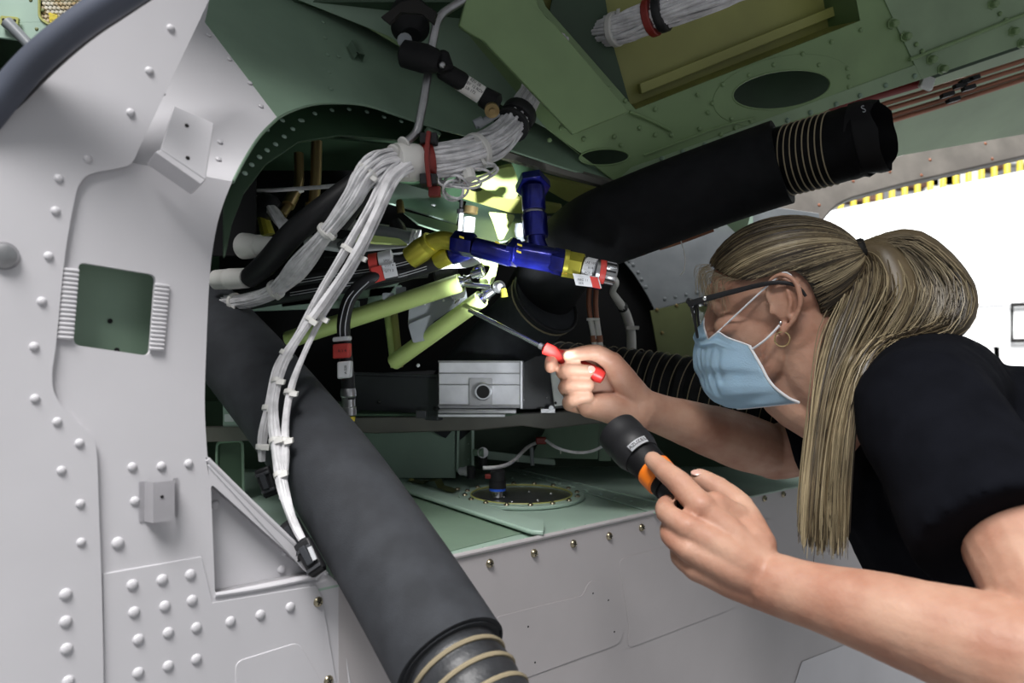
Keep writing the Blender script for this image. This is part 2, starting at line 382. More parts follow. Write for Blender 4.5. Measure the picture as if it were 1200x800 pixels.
# inner rib behind the arch, two rows of rivets
tube('arch_edge', [P2.at(x, y, -.002) for x, y in crv(archw)+crv(arch)[1:]], .0022, M['green'], ww, 8, sm=0)
PR = PL3(P2.at(272, 213, -.03), P2.at(400, 122, -.05), P(330, 260, 1.02))
rib = [(262, 300), (262, 238), (272, 213), (285, 188), (303, 160), (325, 138), (365, 118), (430, 118), (520, 145), (600, 170), (560, 190), (480, 165), (400, 158), (350, 166), (312, 192), (286, 226), (272, 262), (264, 300)]
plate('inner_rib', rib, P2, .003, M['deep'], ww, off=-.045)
rr = [(352,141),(369,133),(389,129),(409,128),(430,131),(450,137),(470,142),(354,141),(331,141),(313,152),(297,167),(343,151),(333,160),(323,169),(313,176),(304,184),(295,193),(287,203)]
rivets(rr, P2, .0030, .0016, M['mint'], ww, -.044)
# --- ceiling ---
ce = empty('ceiling', PC.at(800, 60), 'green riveted underside with two oval lightening holes', kind=K)
rec = [(612, -60), (640, 8), (745, 128), (1008, 24), (992, -60)]
h1 = ell(916, 105, 58, 22, -8); h2 = ell(708, 184, 29, 9.5, -2)
cpoly = [(262, -120), (256, -60), (330, -8), (430, 32), (560, 108), (640, 150), (722, 214), (760, 204), (843, 171), (940, 138), (1080, 93), (1200, 52), (1420, -20), (1420, -160)]
plate('lower_skin', cpoly, PC, .004, M['leaf'], ce, holes=[rec, h1, h2])
plate('front_skin', [(262, -120), (256, -60), (330, -8), (455, 42), (560, 108), (640, 150), (540, 30), (600, -60)], PC, .001, M['green'], ce, off=.0012, bevel=.0003)
plate('side_skin', [(1018, -40), (1080, 93), (1200, 52), (1420, -20), (1420, -60)], PC, .002, M['sage'], ce, off=.0022, bevel=.0005)
plate('edge_strip', [(722, 213), (940, 138), (1080, 93), (1072, 76), (930, 128), (740, 196)], PC, .0016, M['sage'], ce, off=.0018, bevel=.0005)
for h, w_ in ((h1, .0014), (h2, .0012)): tube('hole_lip', [PC.at(x, y, .001) for x, y in h], w_, M['leaf'], ce, 8, sm=0, closed=True)
plate('hole_doubler', ell(918, 106, 84, 40, -12), PC, .001, M['leaf'], ce, holes=[h1], off=.001, bevel=.0005)
plate('upper_skin', [(560, -160), (640, 60), (728, 146), (760, 138), (1040, 34), (1030, -160)], PC, .004, M['yellowgreen'], ce, off=-.075)
# recess sides and stringers
for a, b, m in (((640, 8), (745, 128), 'deep'), ((745, 128), (1008, 24), 'yellowgreen'), ((1008, 24), (992, -60), 'leaf'), ((612, -60), (640, 8), 'deep')):
    p, q = PC.at(*a), PC.at(*b); n = PC.n; bm = bmesh.new()
    f = bm.faces.new([bm.verts.new(x) for x in (p, q, q-n*.078, p-n*.078)]); bmesh.ops.solidify(bm, geom=[f], thickness=.0015); bmobj('recess_side', bm, M[m], ce)
plate('recess_web', [(718, 50), (740, 128), (690, 110), (640, 30), (660, -60), (700, -60)], PC, .002, M['deep'], ce, off=-.05)
plate('recess_stringer', [(750, 98), (1010, -6), (1010, 6), (752, 110)], PC, .01, M['yellowgreen'], ce, off=-.055)
plate('diagonal_beam', crv([(538, 30), (548, 38), (566, 48), (574, 56)])+[(672, 158), (738, 131), (650, 28)]+crv([(650, 28), (634, 12), (628, -4), (626, -20)])[1:]+[(626, -50), (560, -50)], PC, .010, M['leaf'], ce, off=.085, bevel=.002)
tube('beam_bead', [PC.at(738, 131, .006), PC.at(760, 140, .004), PC.at(786, 153, .003)], .0022, M['leaf'], ce, 8)
tube('edge_bead', [PC.at(755, 182, .004), PC.at(840, 150, .004), PC.at(885, 138, .004)], .0016, M['leaf'], ce, 8)
tube('edge_bead', [PC.at(1066, 70, .005), PC.at(1130, 45, .005), PC.at(1230, 5, .005)], .003, M['leaf'], ce, 8)
sm_r = [(644,164),(658,150),(684,163),(720,160),(728,170),(750,150),(768,158),(787,158),(768,128),(713,104),(733,118),(818,111),(847,99),(878,88),(907,76),(941,63),(975,49),(1009,35),(820,151),(830,132),(845,158),(857,139),(880,142),(835,121),(862,150),(895,146),(995,90),(995,102),(993,80),(960,76)]
rivets(sm_r, PC, .0034, .002, M['leaf'], ce, .0018)
edge_r = [(776,186),(800,178),(826,170),(848,166),(872,158),(897,151),(923,141),(950,132),(980,122),(1008,112),(1038,100),(1072,89)]
rivets(edge_r, PC, .004, .003, M['green'], ce, .0030)
nuts = [(1045,28),(1060,43),(1090,70),(1103,81),(1162,5),(1186,37),(1196,51),(1030,-8)]
for x, y in nuts:
    p = PC.at(x, y, .002); lathe('nut', p, p+PC.n, [(0, .0085), (.0015, .0085), (.002, .006), (.010, .0062), (.012, .0045)], M['leaf'], ce, 6)
rivets([(1074,52),(1081,60),(1172,16),(1179,23)], PC, .0038, .003, M['leaf'], ce, .004)
# grey rail under ceiling edge
t2 = tube('trim_2', [PC.at(588, 180, .012), PC.at(650, 198, .012), PC.at(727, 220, .012)], .008, M['greyrail'], None, 6, sm=0); tag(t2, kind=K)
t3 = empty('trim_3', PC.at(640, 190), kind=K, label='yellow-green bay roof ribs behind the grey rail')
PQ = PL((0, 1.25, P(600, 215, 1.25).z), (0, -.35, -1))
plate('roof_web', [(250, 150), (560, 180), (735, 216), (760, 250), (700, 262), (560, 240), (420, 200), (250, 200)], PQ, .004, M['deep'], t3, off=-.03)
plate('roof_rib', rnd([(585, 198), (600, 195), (610, 222), (604, 234), (588, 232), (560, 218), (548, 212), (566, 208)], 4), PQ, .006, M['lime'], t3, off=.01)
plate('roof_rib', rnd([(628, 205), (720, 228), (694, 240), (664, 236), (640, 222)], 4), PQ, .006, M['yellowgreen'], t3, off=.012)
plate('roof_rib', rnd([(545, 215), (600, 232), (660, 243), (650, 250), (600, 250), (540, 232)], 4), PQ, .006, M['yellowgreen'], t3, off=.004)
plate('roof_leg', rnd([(572, 248), (596, 250), (604, 252), (590, 280), (584, 281), (578, 262)], 3), PL((0, 1.2, H), (0, -1, 0)), .006, M['lime'], t3)
plate('hole', ell(558, 222, 7, 2.5), PQ, .001, M['black'], t3, off=.0055, bevel=0)
# --- outboard panel, copper lines, header sill ---
PS = PL3(P(760, 215, 1.45), P(1200, 70, 1.5), P(1200, 170, 1.85))
t4 = plate('trim_4', [(700, 190), (843, 160), (1080, 80), (1300, 20), (1300, 140), (1057, 182), (960, 215), (880, 250), (872, 282), (850, 262), (780, 250)], PS, .004, M['sage']); tag(t4, 'pale green outboard panel beside the copper lines', kind=K)
PH = PL3(P(860, 260, 1.8), P(1200, 160, 1.95), P(1200, 190, 1.93))
t5 = empty('trim_5', PH.at(1000, 220), 'grey-brown painted door header sill at the upper right', kind=K)
hd = [(868, 262), (890, 246), (960, 214), (1057, 180), (1320, 102), (1320, 154), (1200, 183), (1060, 215)]+crv([(1000, 231), (982, 240), (968, 254), (955, 275)])+[(950, 330), (870, 330)]
plate('header_sill', hd, PH, .03, M['sill'], t5, off=.01, bevel=.004)
rivets([(1000,212),(1043,201),(1090,187),(1120,160),(1155,168),(1160,152),(1080,205),(1163,186),(960,240)], PH, .004, .001, M['copper'], t5, .011)
ov = box('wall_shade', (.40, .90, 2.06), (.90, 0, 0), (0, .42, 0), (0, 0, .012), M['white'], None, .004); tag(ov, 'added panel out of view over the bay, shading its upper part', kind=K)  # unseen panel, added to shade the upper web and ceiling
# --- bay floor ---
fl = empty('floor', (.1, 1.1, FZ), 'mint green riveted bay floor plate', kind=K)
A0 = P1.at(230, 700); B0 = V((.80, .89+.5*(.8715/.57), FZ)); n1 = V((-.659, .752, 0))
def fe(px):                                   # point of the floor's front edge seen at column px
    k = (px-600)/F; t = (-.0715-k*.89)/(k*.5-.57); return V((-.0715+.57*t, .89+.5*t, FZ))
fpoly = [fe(180), fe(1130), V((1.3, 2.0, FZ)), V((-.75, 2.0, FZ)), V((-.75, .9, FZ))]
plate('floor_plate', fpoly, PF, .004, M['mint'], fl, world=True, bevel=.001)
plate('raised_panel', [(607, 549), (660, 543), (1010, 540), (1100, 560), (950, 566), (870, 583), (780, 590)], PF, .003, M['mint'], fl, off=.004, bevel=.001)
plate('step_strip', [(590, 548), (607, 548), (778, 590), (772, 601), (766, 600)], PF, .002, M['mint'], fl, off=.0022, bevel=.001)
plate('wedge_lip', [(440, 562), (462, 562), (637, 610), (637, 622), (622, 621)], PF, .006, M['mint'], fl, off=.010, bevel=.002)
plate('sump_tray', [(470, 572), (620, 622), (500, 652), (420, 640), (420, 590)], PF, .001, M['green'], fl, off=.0012, bevel=.0004)
pc = PF.at(611, 583); dr = .098
def circ(c, r, n=40): return [V((c.x+r*math.cos(2*math.pi*i/n), c.y+r*math.sin(2*math.pi*i/n), c.z)) for i in range(n)]
plate('cover_ring', circ(pc+V((0, 0, .006)), dr), PF, .005, M['mint'], fl, holes=[circ(pc+V((0, 0, .006)), dr*.80)], world=True, bevel=.001)
plate('cover_disc', circ(pc+V((0, 0, .003)), dr*.80), PF, .002, M['steel'], fl, world=True, bevel=.0004)
tube('cover_rim', circ(pc+V((0, 0, .006)), dr*.80), .0016, M['yellowgreen'], fl, 6, sm=0, closed=True)
for i in range(16):
    a = 2*math.pi*(i+.35)/16; dome('screw', pc+V((math.cos(a)*dr*.9, math.sin(a)*dr*.9, .0062)), (0, 0, 1), .0044, .003, M['screw'], fl, cross=True)
for a, r_ in ((.3, .5), (1.2, .35), (2.2, .55), (3.5, .3), (4.4, .5), (5.3, .45)): dome('rivet', pc+V((math.cos(a)*dr*r_, math.sin(a)*dr*r_, .003)), (0, 0, 1), .0022, .002, M['chrome'], fl)
rivets(row(615, 556, 775, 596, 10)+row(480, 566, 520, 556, 4)+row(497, 584, 600, 560, 3)+row(640, 562, 720, 584, 6), PF, .0028, .0014, M['mint'], fl, .002)
for px in range(455, 1080, 24): p = fe(px)+n1*.012; dome('rivet', p, (0, 0, 1), .0026, .0014, M['mint'], fl)
# --- front side panel under the floor edge ---
wf = empty('wall_front', fe(700), 'whitish side panel below the bay floor edge, greyed by painted-in shade', kind=K)
def fp(px, dz, off=0): p = fe(px); return p+V((0, 0, dz))+P1.n*off
lo = [fe(395), fe(1180)]
plate('side_panel', [lo[0], lo[1], lo[1]-V((0, 0, .55)), lo[0]-V((0, 0, .55))], P1, .004, M['panel'], wf, world=True, bevel=.0015)
tube('floor_flange', [fe(x)+V((0, 0, .001)) for x in (430, 700, 1170)], .0032, M['panel'], wf, 8, sm=0)
rivets([(574,660),(626,648),(672,637),(714,628),(752,618),(896,584),(918,579),(795, 608)], P1, .0054, .0036, M['screw'], wf, .0004, name='screw', cross=True)
cov1 = crv([(585, 722), (640, 708), (678, 699), (685, 692), (690, 683), (697, 681), (712, 686), (722, 705), (729, 735), (729, 745), (722, 755), (690, 767)])+[(600, 800), (560, 815), (540, 760)]
plate('access_cover', cov1, P1, .0006, M['panel'], wf, off=.0008, bevel=.0003)
cov2 = rnd([(724, 656), (800, 634), (960, 590), (975, 650), (975, 760), (860, 714), (846, 700)], 9)
plate('access_cover', rnd([(725, 655), (800, 636), (905, 606), (925, 640), (930, 680), (850, 716), (735, 760), (738, 740)], 9), P1, .0006, M['panel'], wf, off=.0007, bevel=.0003)
rivets([(695,695),(713,703),(720,740),(619,734),(627,776)], P1, .0013, .0004, M['black'], wf, .0008, name='hole')
plate('lit_corner', [(940, 775), (1000, 752), (1200, 690), (1200, 900), (900, 900)], P1, .0006, M['white'], wf, off=.001, bevel=.0003)  # same side panel, painted white where light reaches it
# --- bay back, side and roof walls ---
bw = plate('wall_back', [(-400, -150), (840, -150), (840, 700), (-400, 700)], PB, .004, M['black']); tag(bw, 'back wall of the bay, coloured black for its deep shade', kind=K)  # black colour stands in for the darkness deep inside the bay
wr = empty('wall_right', PB.at(820, 330), 'grey and olive riveted bulkhead behind the face', kind=K)
PB2 = PL((0, 1.71, H), (.12, -1, 0))
plate('upper_skin', crv([(722, 296), (742, 320), (758, 345), (767, 363)])+[(830, 347), (960, 320), (960, 250), (890, 240), (700, 250)], PB2, .003, M['greypl'], wr)
plate('lower_skin', [(762, 364), (960, 318), (960, 560), (768, 560), (772, 420), (766, 385)], PB2, .003, M['olive'], wr, off=.001)
rivets([(737,305),(742,310),(748,319),(752,327),(757,336)]+row(779,350,829,340,5)+row(840,265,858,262,2), PB2, .0038, .002, M['greypl'], wr, .001)
rivets([(770,363),(793,358),(817,353),(776,390)], PB2, .0042, .0024, M['brass'], wr, .002)
plate('corner_plate', [(862, 258), (882, 250), (885, 300), (876, 282)], PB2, .002, M['mint'], wr, off=.004)
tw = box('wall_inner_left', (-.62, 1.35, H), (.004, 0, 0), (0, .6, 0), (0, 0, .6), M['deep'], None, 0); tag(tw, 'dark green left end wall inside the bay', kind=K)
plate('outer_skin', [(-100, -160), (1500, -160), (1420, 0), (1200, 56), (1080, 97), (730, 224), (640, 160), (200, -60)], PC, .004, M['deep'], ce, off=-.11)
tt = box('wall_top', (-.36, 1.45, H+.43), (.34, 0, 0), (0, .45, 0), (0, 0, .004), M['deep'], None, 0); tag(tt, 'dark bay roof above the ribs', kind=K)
# --- background of the hangar ---
wh = empty('wall_hangar', (2.6, 5.5, 1), 'bright white hangar partition behind the person', kind=K)
PX = PL((0, 5.2, H), (0, -1, 0))
plate('partition', [(800, 290), (975, 247), (1200, 200), (1600, 120), (1600, 720), (800, 720)], PX, .05, M['hangarwhite'], wh, bevel=0)
def frame(pts, w_, m, pl, name, parent, off=.03):
    tube(name, [pl.at(x, y, off) for x, y in pts], w_, M[m], parent, 6, sm=0, closed=True)
frame([(1186, 357), (1290, 352), (1290, 398), (1186, 399)], .014, 'dark', PX, 'panel_frame', wh)
frame([(1108, 366), (1144, 363), (1144, 405), (1108, 405)], .006, 'hangarwhite', PX, 'panel_frame', wh)
plate('panel_leaf', [(1100, 358), (1180, 354), (1180, 440), (1100, 440)], PX, .01, M['hangarwhite'], wh, off=.02)
tube('panel_seam', [PX.at(1080, 362, .02), PX.at(1300, 352, .02)], .006, M['hangargrey'], wh, 6, sm=0)
plate('green_sign', [(1164, 406), (1171, 406), (1172, 427), (1166, 426)], PX, .01, M['greenmark'], wh, off=.02)
far = box('wall_far', (3, 9.5, 2.5), (8, 0, 0), (0, .05, 0), (0, 0, 3), M['hangargrey'], None, 0); tag(far, 'grey far hangar wall above the partition', kind=K)
PY = PL((0, 6.4, H), (0, -1, 0))
rl = empty('safety_railing', PY.at(1080, 260), 'yellow safety railing above the white partition, upper right', 'railing')
for x in range(985, 1330, 15):
    k = (x-975)/225; y = 243-k*43
    p, q = PY.at(x, y-22-k*6), PY.at(x, y+25)
    tube('post', [p, q], .024, M['railyellow'], rl, 8, sm=0)
tube('top_rail', [PY.at(960, 226), PY.at(1340, 146)], .03, M['railyellow'], rl, 8, sm=0)
for i, (x, y, m) in enumerate(((1010, 222, 'brownthing'), (1075, 206, 'brownthing'), (1120, 205, 'hangarwhite'), (1150, 185, 'brownthing'), (1100, 212, 'hangarwhite'), (1190, 178, 'hangarwhite'))):
    p = P(x, y, 8); box('hangar_clutter', p, (.18, 0, 0), (0, .1, 0), (0, 0, .14), M[m], far, .02)
# ================= DUCTS =================
def rings(name, path, r, i0, i1, n, m, parent, wr=.0012, slant=0):
    for k in range(n):
        t = i0+(i1-i0)*k/max(n-1, 1); j = min(int(t*(len(path)-1)), len(path)-2); u = t*(len(path)-1)-j
        c = path[j].lerp(path[j+1], u); d = (path[j+1]-path[j]).normalized(); a = d.orthogonal().normalized(); b = d.cross(a)
        tube(name, [c+(a*math.cos(q)+b*math.sin(q))*r+d*slant*math.sin(q) for q in [2*math.pi*z/32 for z in range(32)]], wr, m, parent, 6, sm=0, closed=True)
# big foam sleeved duct, lower left
d1 = empty('insulated_duct', P(430, 560, .8), 'thick grey foam-sleeved duct running down across the bay opening to the bottom edge', 'duct')
path1 = [P(215, 345, 1.12), P(290, 428, .99), P(383, 545, .86), P(462, 665, .755), P(529, 775, .68)]
pp = spline(path1, 8)
bm = bmesh.new(); rad = .0515
tube_bm(bm, pp+[pp[-1]+(pp[-1]-pp[-2]).normalized()*.002, pp[-1]-(pp[-1]-pp[-2]).normalized()*.004], [rad]*(len(pp))+[rad*.93, rad*.86], 40)
bmobj('foam_sleeve', bm, M['foam'], d1)
dd = (pp[-1]-pp[-3]).normalized(); inner = [pp[-1]-dd*.03, pp[-1], pp[-1]+dd*.05, pp[-1]+dd*.12+V((.006, 0, -.004)), pp[-1]+dd*.2+V((.02, 0, -.03))]
ip = spline(inner, 12); bm = bmesh.new()
tube_bm(bm, ip, [.0415+.0022*abs(math.sin(i*.95)) for i in range(len(ip))], 36); bmobj('fabric_hose', bm, M['fabric'], d1)
rings('cord_ring', ip[10:], .0435, .04, .95, 9, M['cord'], d1, .0022)
lathe('band_clamp', P(590, 783, .66), P(590, 800, .66), [(0, .006), (.02, .006)], M['steel'], d1, 8)
# upper duct
d2 = empty('insulated_duct', P(840, 210, 1.1), 'long black foam duct under the ceiling with a ringed open fabric end at the right', 'duct')
path2 = [P(1008, 163, .995), P(935, 184, 1.045), P(840, 216, 1.09), P(750, 250, 1.11), P(690, 276, 1.16), P(655, 310, 1.24), P(630, 350, 1.32), P(600, 388, 1.38)]
p2 = spline(path2, 10)
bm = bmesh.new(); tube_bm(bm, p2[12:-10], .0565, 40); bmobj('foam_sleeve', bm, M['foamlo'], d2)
dd2 = (p2[0]-p2[4]).normalized(); e0 = p2[12]
hose = [e0-dd2*.02]+[e0+dd2*(.0088*i) for i in range(13)]
bm = bmesh.new(); R = [.0445+.0012*abs(math.sin(i*1.3)) for i in range(14)]
tube_bm(bm, hose, R, 40, caps=False)
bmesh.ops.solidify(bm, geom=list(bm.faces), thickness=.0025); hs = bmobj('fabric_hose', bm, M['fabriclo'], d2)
rings('cord_ring', hose, .0460, .17, .66, 8, M['cord'], d2, .0009, .004)
lip = hose[-1]; bm = bmesh.new()
lp = [lip-dd2*.004, lip+dd2*.006, lip+dd2*.016]
lp = [lip-dd2*.006, lip+dd2*.006, lip+dd2*.018, lip+dd2*.026]
tube_bm(bm, lp, [.0455, .0450, .0462, .0448], 22, caps=False)
for v in bm.verts: v.co += V((noise.noise(v.co*30)*.008, noise.noise(v.co*30+V((3, 1, 2)))*.008, noise.noise(v.co*30+V((9, 1, 2)))*.008))
bmesh.ops.solidify(bm, geom=list(bm.faces), thickness=.0016); bmobj('frayed_cuff', bm, M['rubber'], d2)
text('lettering', 'S', P(1012, 128, .93), (.9, .1, .35), (-.3, 0, .9), .012, M['greypl'], d2)
# lower leg of elbow
d3 = empty('insulated_duct', P(600, 390, 1.35), 'dark duct below the elbow, joined by a thin pale ring, behind the screwdriver', 'duct')
p3 = spline([P(640, 352, 1.27), P(600, 392, 1.33), P(555, 440, 1.38), P(520, 490, 1.42)], 8)
bm = bmesh.new(); tube_bm(bm, p3, [.058]*len(p3), 36); bmobj('foam_sleeve', bm, M['foam'], d3)
rings('pale_ring', p3, .0595, .05, .05, 1, M['cord'], d3, .0014)
rings('dark_band', p3, .0598, .0, .0, 1, M['rubber'], d3, .003)
# corrugated duct
d4 = empty('corrugated_hose', P(780, 445, 1.32), 'black corrugated hose with pale spiral rings behind the raised forearm', 'hose')
p4 = spline([P(650, 432, 1.45), P(720, 440, 1.37), P(780, 448, 1.32), P(850, 462, 1.26), P(930, 480, 1.2)], 14)
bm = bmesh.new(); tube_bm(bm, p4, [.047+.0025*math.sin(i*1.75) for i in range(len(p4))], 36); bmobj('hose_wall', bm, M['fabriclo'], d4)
rings('cord_ring', p4, .0498, .02, .98, 24, M['cord'], d4, .0008, .006)
# ================= SHELF, BOXES =================
PSH = PL((0, 1.28, H), (-.02, -1, 0)); 
sh = empty('shelf', P(550, 493, 1.28), 'grey-brown shelf beam that carries the electronics boxes', 'shelf')
za, zb = P(395, 492, 1.27), P(930, 479, 1.29)
plate('front_beam', [(395, 489), (560, 487), (690, 480), (940, 470), (940, 486), (690, 497), (640, 503), (612, 499), (560, 504), (440, 508), (395, 505)], PSH, .02, M['greyrail'], sh, bevel=.002)
box('shelf_plate', (.10, 1.45, H-.118), (.42, 0, 0), (0, .17, 0), (0, 0, .002), M['deep'], sh, .0005)
lb = empty('shelf', P(268, 507, 1.2), 'short grey ledge seen at the far left behind the thick duct', 'shelf')
PL_ = PL((0, 1.2, H), (0, -1, 0))
plate('front_beam', [(200, 501), (300, 500), (300, 516), (200, 519)], PL_, .02, M['greyrail'], lb)
plate('placard_plate', [(261, 464), (290, 501), (261, 502)], PL_, .002, M['mint'], lb, off=-.005)
plate('placard', rnd([(263, 485), (274, 485), (274, 494), (263, 494)], 1.5), PL_, .0005, M['label'], lb, off=-.003, bevel=0)
plate('pocket', rnd([(254, 520), (284, 517), (286, 600), (254, 600)], 5), PL_, .002, M['deep'], lb, off=-.02)
tube('pocket_rim', [PL_.at(x, y, -.016) for x, y in rnd([(254, 518), (284, 516), (286, 600), (254, 600)], 6)], .0022, M['green'], lb, 6, sm=0, closed=True)
# black box
PBX = PL((0, 1.26, H), (0, -1, 0))
def zpx(py, Y): return H+(400-py)/F*Y
bb = empty('avionics_box', P(470, 485, 1.3), 'long matt black equipment box on the shelf, left of the silver box', 'equipment box')
c0, c1 = P(410, 487, 1.36), P(513, 478, 1.27)
quadbox('case', c0, V((c1.x, c1.y, c0.z)), .070, .24, M['blackbox'], bb, .002)
box('top_rim', (c0+V((c1.x, c1.y, c0.z)))/2+V((0, .002, .072)), (V((c1.x, c1.y, c0.z))-c0)/2, (0, .006, 0), (0, 0, .0022), M['blackbox'], bb)
for t, z in ((.35, .026), (.97, .020)): dome('screw', c0.lerp(V((c1.x, c1.y, c0.z)), t)+V((0, -.001, z)), (0, -1, 0), .003, .001, M['rubber'], bb)
dome('white_dot', P(490, 428, 1.275), (0, -1, .2), .003, .001, M['label'], bb)
sb = empty('silver_box', P(562, 478, 1.25), 'machined silver equipment box with a round connector, middle of the shelf', 'equipment box')
a, b = P(514, 478, 1.245), P(611, 478, 1.235)
quadbox('case', a, b, .072, .16, M['alu'], sb, .0015)
hz = V((b.x-a.x, b.y-a.y, 0)); nn = V((0, -1, 0))
for z, h_ in ((.0725, .0015), (.054, .0008), (.0365, .0008), (.004, .002)): box('groove_ridge', (a+b)/2+V((0, -.0012, z)), hz/2*1.01, (0, .0018, 0), (0, 0, h_), M['steel'], sb, .0004)
box('end_flange', b+V((.0, -.001, .036)), (.0022, 0, 0), (0, .003, 0), (0, 0, .037), M['alu'], sb)
plate('connector_mount', rnd([(550, 443), (577, 443), (577, 475), (550, 475)], 2), PL((0, 1.237, H), (0, -1, 0)), .006, M['steel'], sb)
cn = lathe('round_connector', P(566, 459, 1.235), P(566, 459, 1.20), [(0, .0125), (.004, .0125), (.004, .0135), (.009, .0135), (.012, .012), (.012, .010), (.008, .0098)], M['chrome'], sb, 24)
lathe('connector_core', P(566, 459, 1.23), P(566, 459, 1.2), [(0, .0098), (.005, .0098)], M['black'], cn, 20)
box('base_rail', P(560, 481, 1.24), (.060, 0, 0), (0, .02, 0), (0, 0, .003), M['steel'], sb)
box('base_rail', P(553, 486, 1.245), (.052, 0, 0), (0, .012, 0), (0, 0, .0022), M['alu'], sb)
box('latch_block', P(494, 485, 1.24), (.008, 0, 0), (0, .008, 0), (0, 0, .006), M['blackbox'], sb)
b2 = empty('equipment_case', P(650, 480, 1.3), 'dark grey equipment box behind the fist, right of the silver box', 'equipment box')
quadbox('case', P(609, 480, 1.30), P(700, 478, 1.30), .088, .16, M['blackbox'], b2, .0015)
for x, y in ((614, 468), (641, 466)): dome('screw', P(x, y, 1.298), (0, -1, 0), .0018, .0008, M['chrome'], b2)
box('latch_block', P(642, 481, 1.27), (.012, 0, 0), (0, .005, 0), (0, 0, .004), M['steel'], b2)
lathe('latch_screw', P(646, 478, 1.265), P(646, 478, 1.25), [(0, .004), (.004, .004), (.004, .0025), (.007, .0025)], M['chrome'], b2, 10)
b3 = empty('white_case', P(652, 476, 1.27), 'small white panel box peeking out left of the fist', 'equipment box')
plate('case', [(645, 434), (700, 428), (700, 470), (650, 476)], PL((0, 1.26, H), (0, -1, 0)), .02, M['hangarwhite'], b3, bevel=.001)
dome('screw', P(651, 472, 1.257), (0, -1, 0), .0022, .001, M['rubber'], b3)
# under the shelf: gussets and walls on the floor
PU = PL((0, 1.52, H), (0, -1, 0)); PG = PL((0, 1.36, H), (.05, -1, 0))
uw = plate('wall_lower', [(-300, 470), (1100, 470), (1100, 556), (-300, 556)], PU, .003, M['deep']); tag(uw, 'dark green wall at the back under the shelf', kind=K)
g1 = empty('gusset', PG.at(500, 556), 'pale green triangular gusset bracket with a folded pocket, left under the shelf', 'bracket')
plate('web', [(400, 506), (533, 503), (533, 560), (430, 560)], PL3(P(420, 506, 1.46), P(533, 503, 1.362), P(533, 560, 1.362)), .003, M['mint'], g1)
plate('side_web', [(553, 503), (556, 503), (556, 552), (553, 552)], PG, .06, M['green'], g1)
plate('pocket_back', [(538, 504), (553, 504), (553, 552), (538, 552)], PG, .002, M['green'], g1, off=-.03)
tube('pocket_rim', [PG.at(x, y, .002) for x, y in rnd([(537, 502), (554, 502), (554, 553), (536, 553)], 4)], .0026, M['mint'], g1, 8, sm=0, closed=True)
rivets(row(532, 510, 532, 550, 10), PG, .0014, .001, M['mint'], g1, .004)
rivets([(549, 520), (549, 538)], PG, .0014, .001, M['mint'], g1, -.012)
rv = empty('support_fitting', PG.at(562, 535), 'small steel bolt and black bushing fitting beside the folded pocket', 'fitting')
lathe('bolt', P(556, 530, 1.34), P(566, 530, 1.33), [(0, .006), (.014, .006), (.014, .008), (.02, .008)], M['green'], rv, 12)
lathe('bushing', P(566, 530, 1.34), P(566, 531, 1.3), [(0, .009), (.012, .009), (.012, .004)], M['steel'], rv, 16)
tube('rubber_foot', [P(566, 534, 1.34), P(566, 546, 1.34)], .008, M['rubber'], rv, 12)
lathe('spacer', P(540, 552, 1.34), P(555, 552, 1.32), [(0, .007), (.014, .007), (.014, .009), (.022, .009)], M['label'], rv, 12)
tube('rubber_ring', [P(552, 546, 1.31), P(552, 560, 1.31)], .007, M['rubber'], rv, 12)
g2 = empty('gusset', PG.at(690, 545), 'pale green triangular gusset bracket below the hand holding the screwdriver', 'bracket')
PG2 = PL3(P(575, 500, 1.46), P(700, 496, 1.34), P(700, 540, 1.34))
plate('web', [(640, 500), (702, 494), (700, 538), (622, 536)], PG2, .003, M['green'], g2)
plate('post', [(702, 494), (716, 494), (716, 540), (702, 540)], PG, .004, M['green'], g2, off=.01)
g3 = empty('floor_angle', P(620, 545, 1.4), 'low mint angle strip at the back of the bay floor', 'bracket')
plate('strip', rnd([(560, 527), (650, 538), (651, 545), (560, 537)], 2), PL((0, 1.42, H), (0, -1, 0)), .004, M['mint'], g3)
tube('stud', [P(623, 524, 1.38), P(624, 545, 1.38)], .0035, M['greypl'], g3, 10)
st = empty('strap_clip', PF.at(510, 566), 'olive brown folded strap clip lying on the mint floor', 'clip')
bm = bmesh.new(); pr = [PF.at(480, 562, .002), PF.at(500, 565, .003), PF.at(503, 562, .012), PF.at(513, 562, .014), PF.at(517, 570, .004), PF.at(534, 575, .003)]
wv = V((.004, .014, 0)); A = [bm.verts.new(p-wv) for p in pr]; B = [bm.verts.new(p+wv) for p in pr]
for i in range(5): bm.faces.new([A[i], A[i+1], B[i+1], B[i]])
bmesh.ops.solidify(bm, geom=list(bm.faces), thickness=.001); bmobj('strap', bm, M['olive'], st, True, 20)
dome('bolt', PF.at(482, 562, .003), (0, 0, 1), .005, .003, M['yellowgreen'], st); dome('bolt', PF.at(536, 573, .003), (0, 0, 1), .005, .003, M['screw'], st)
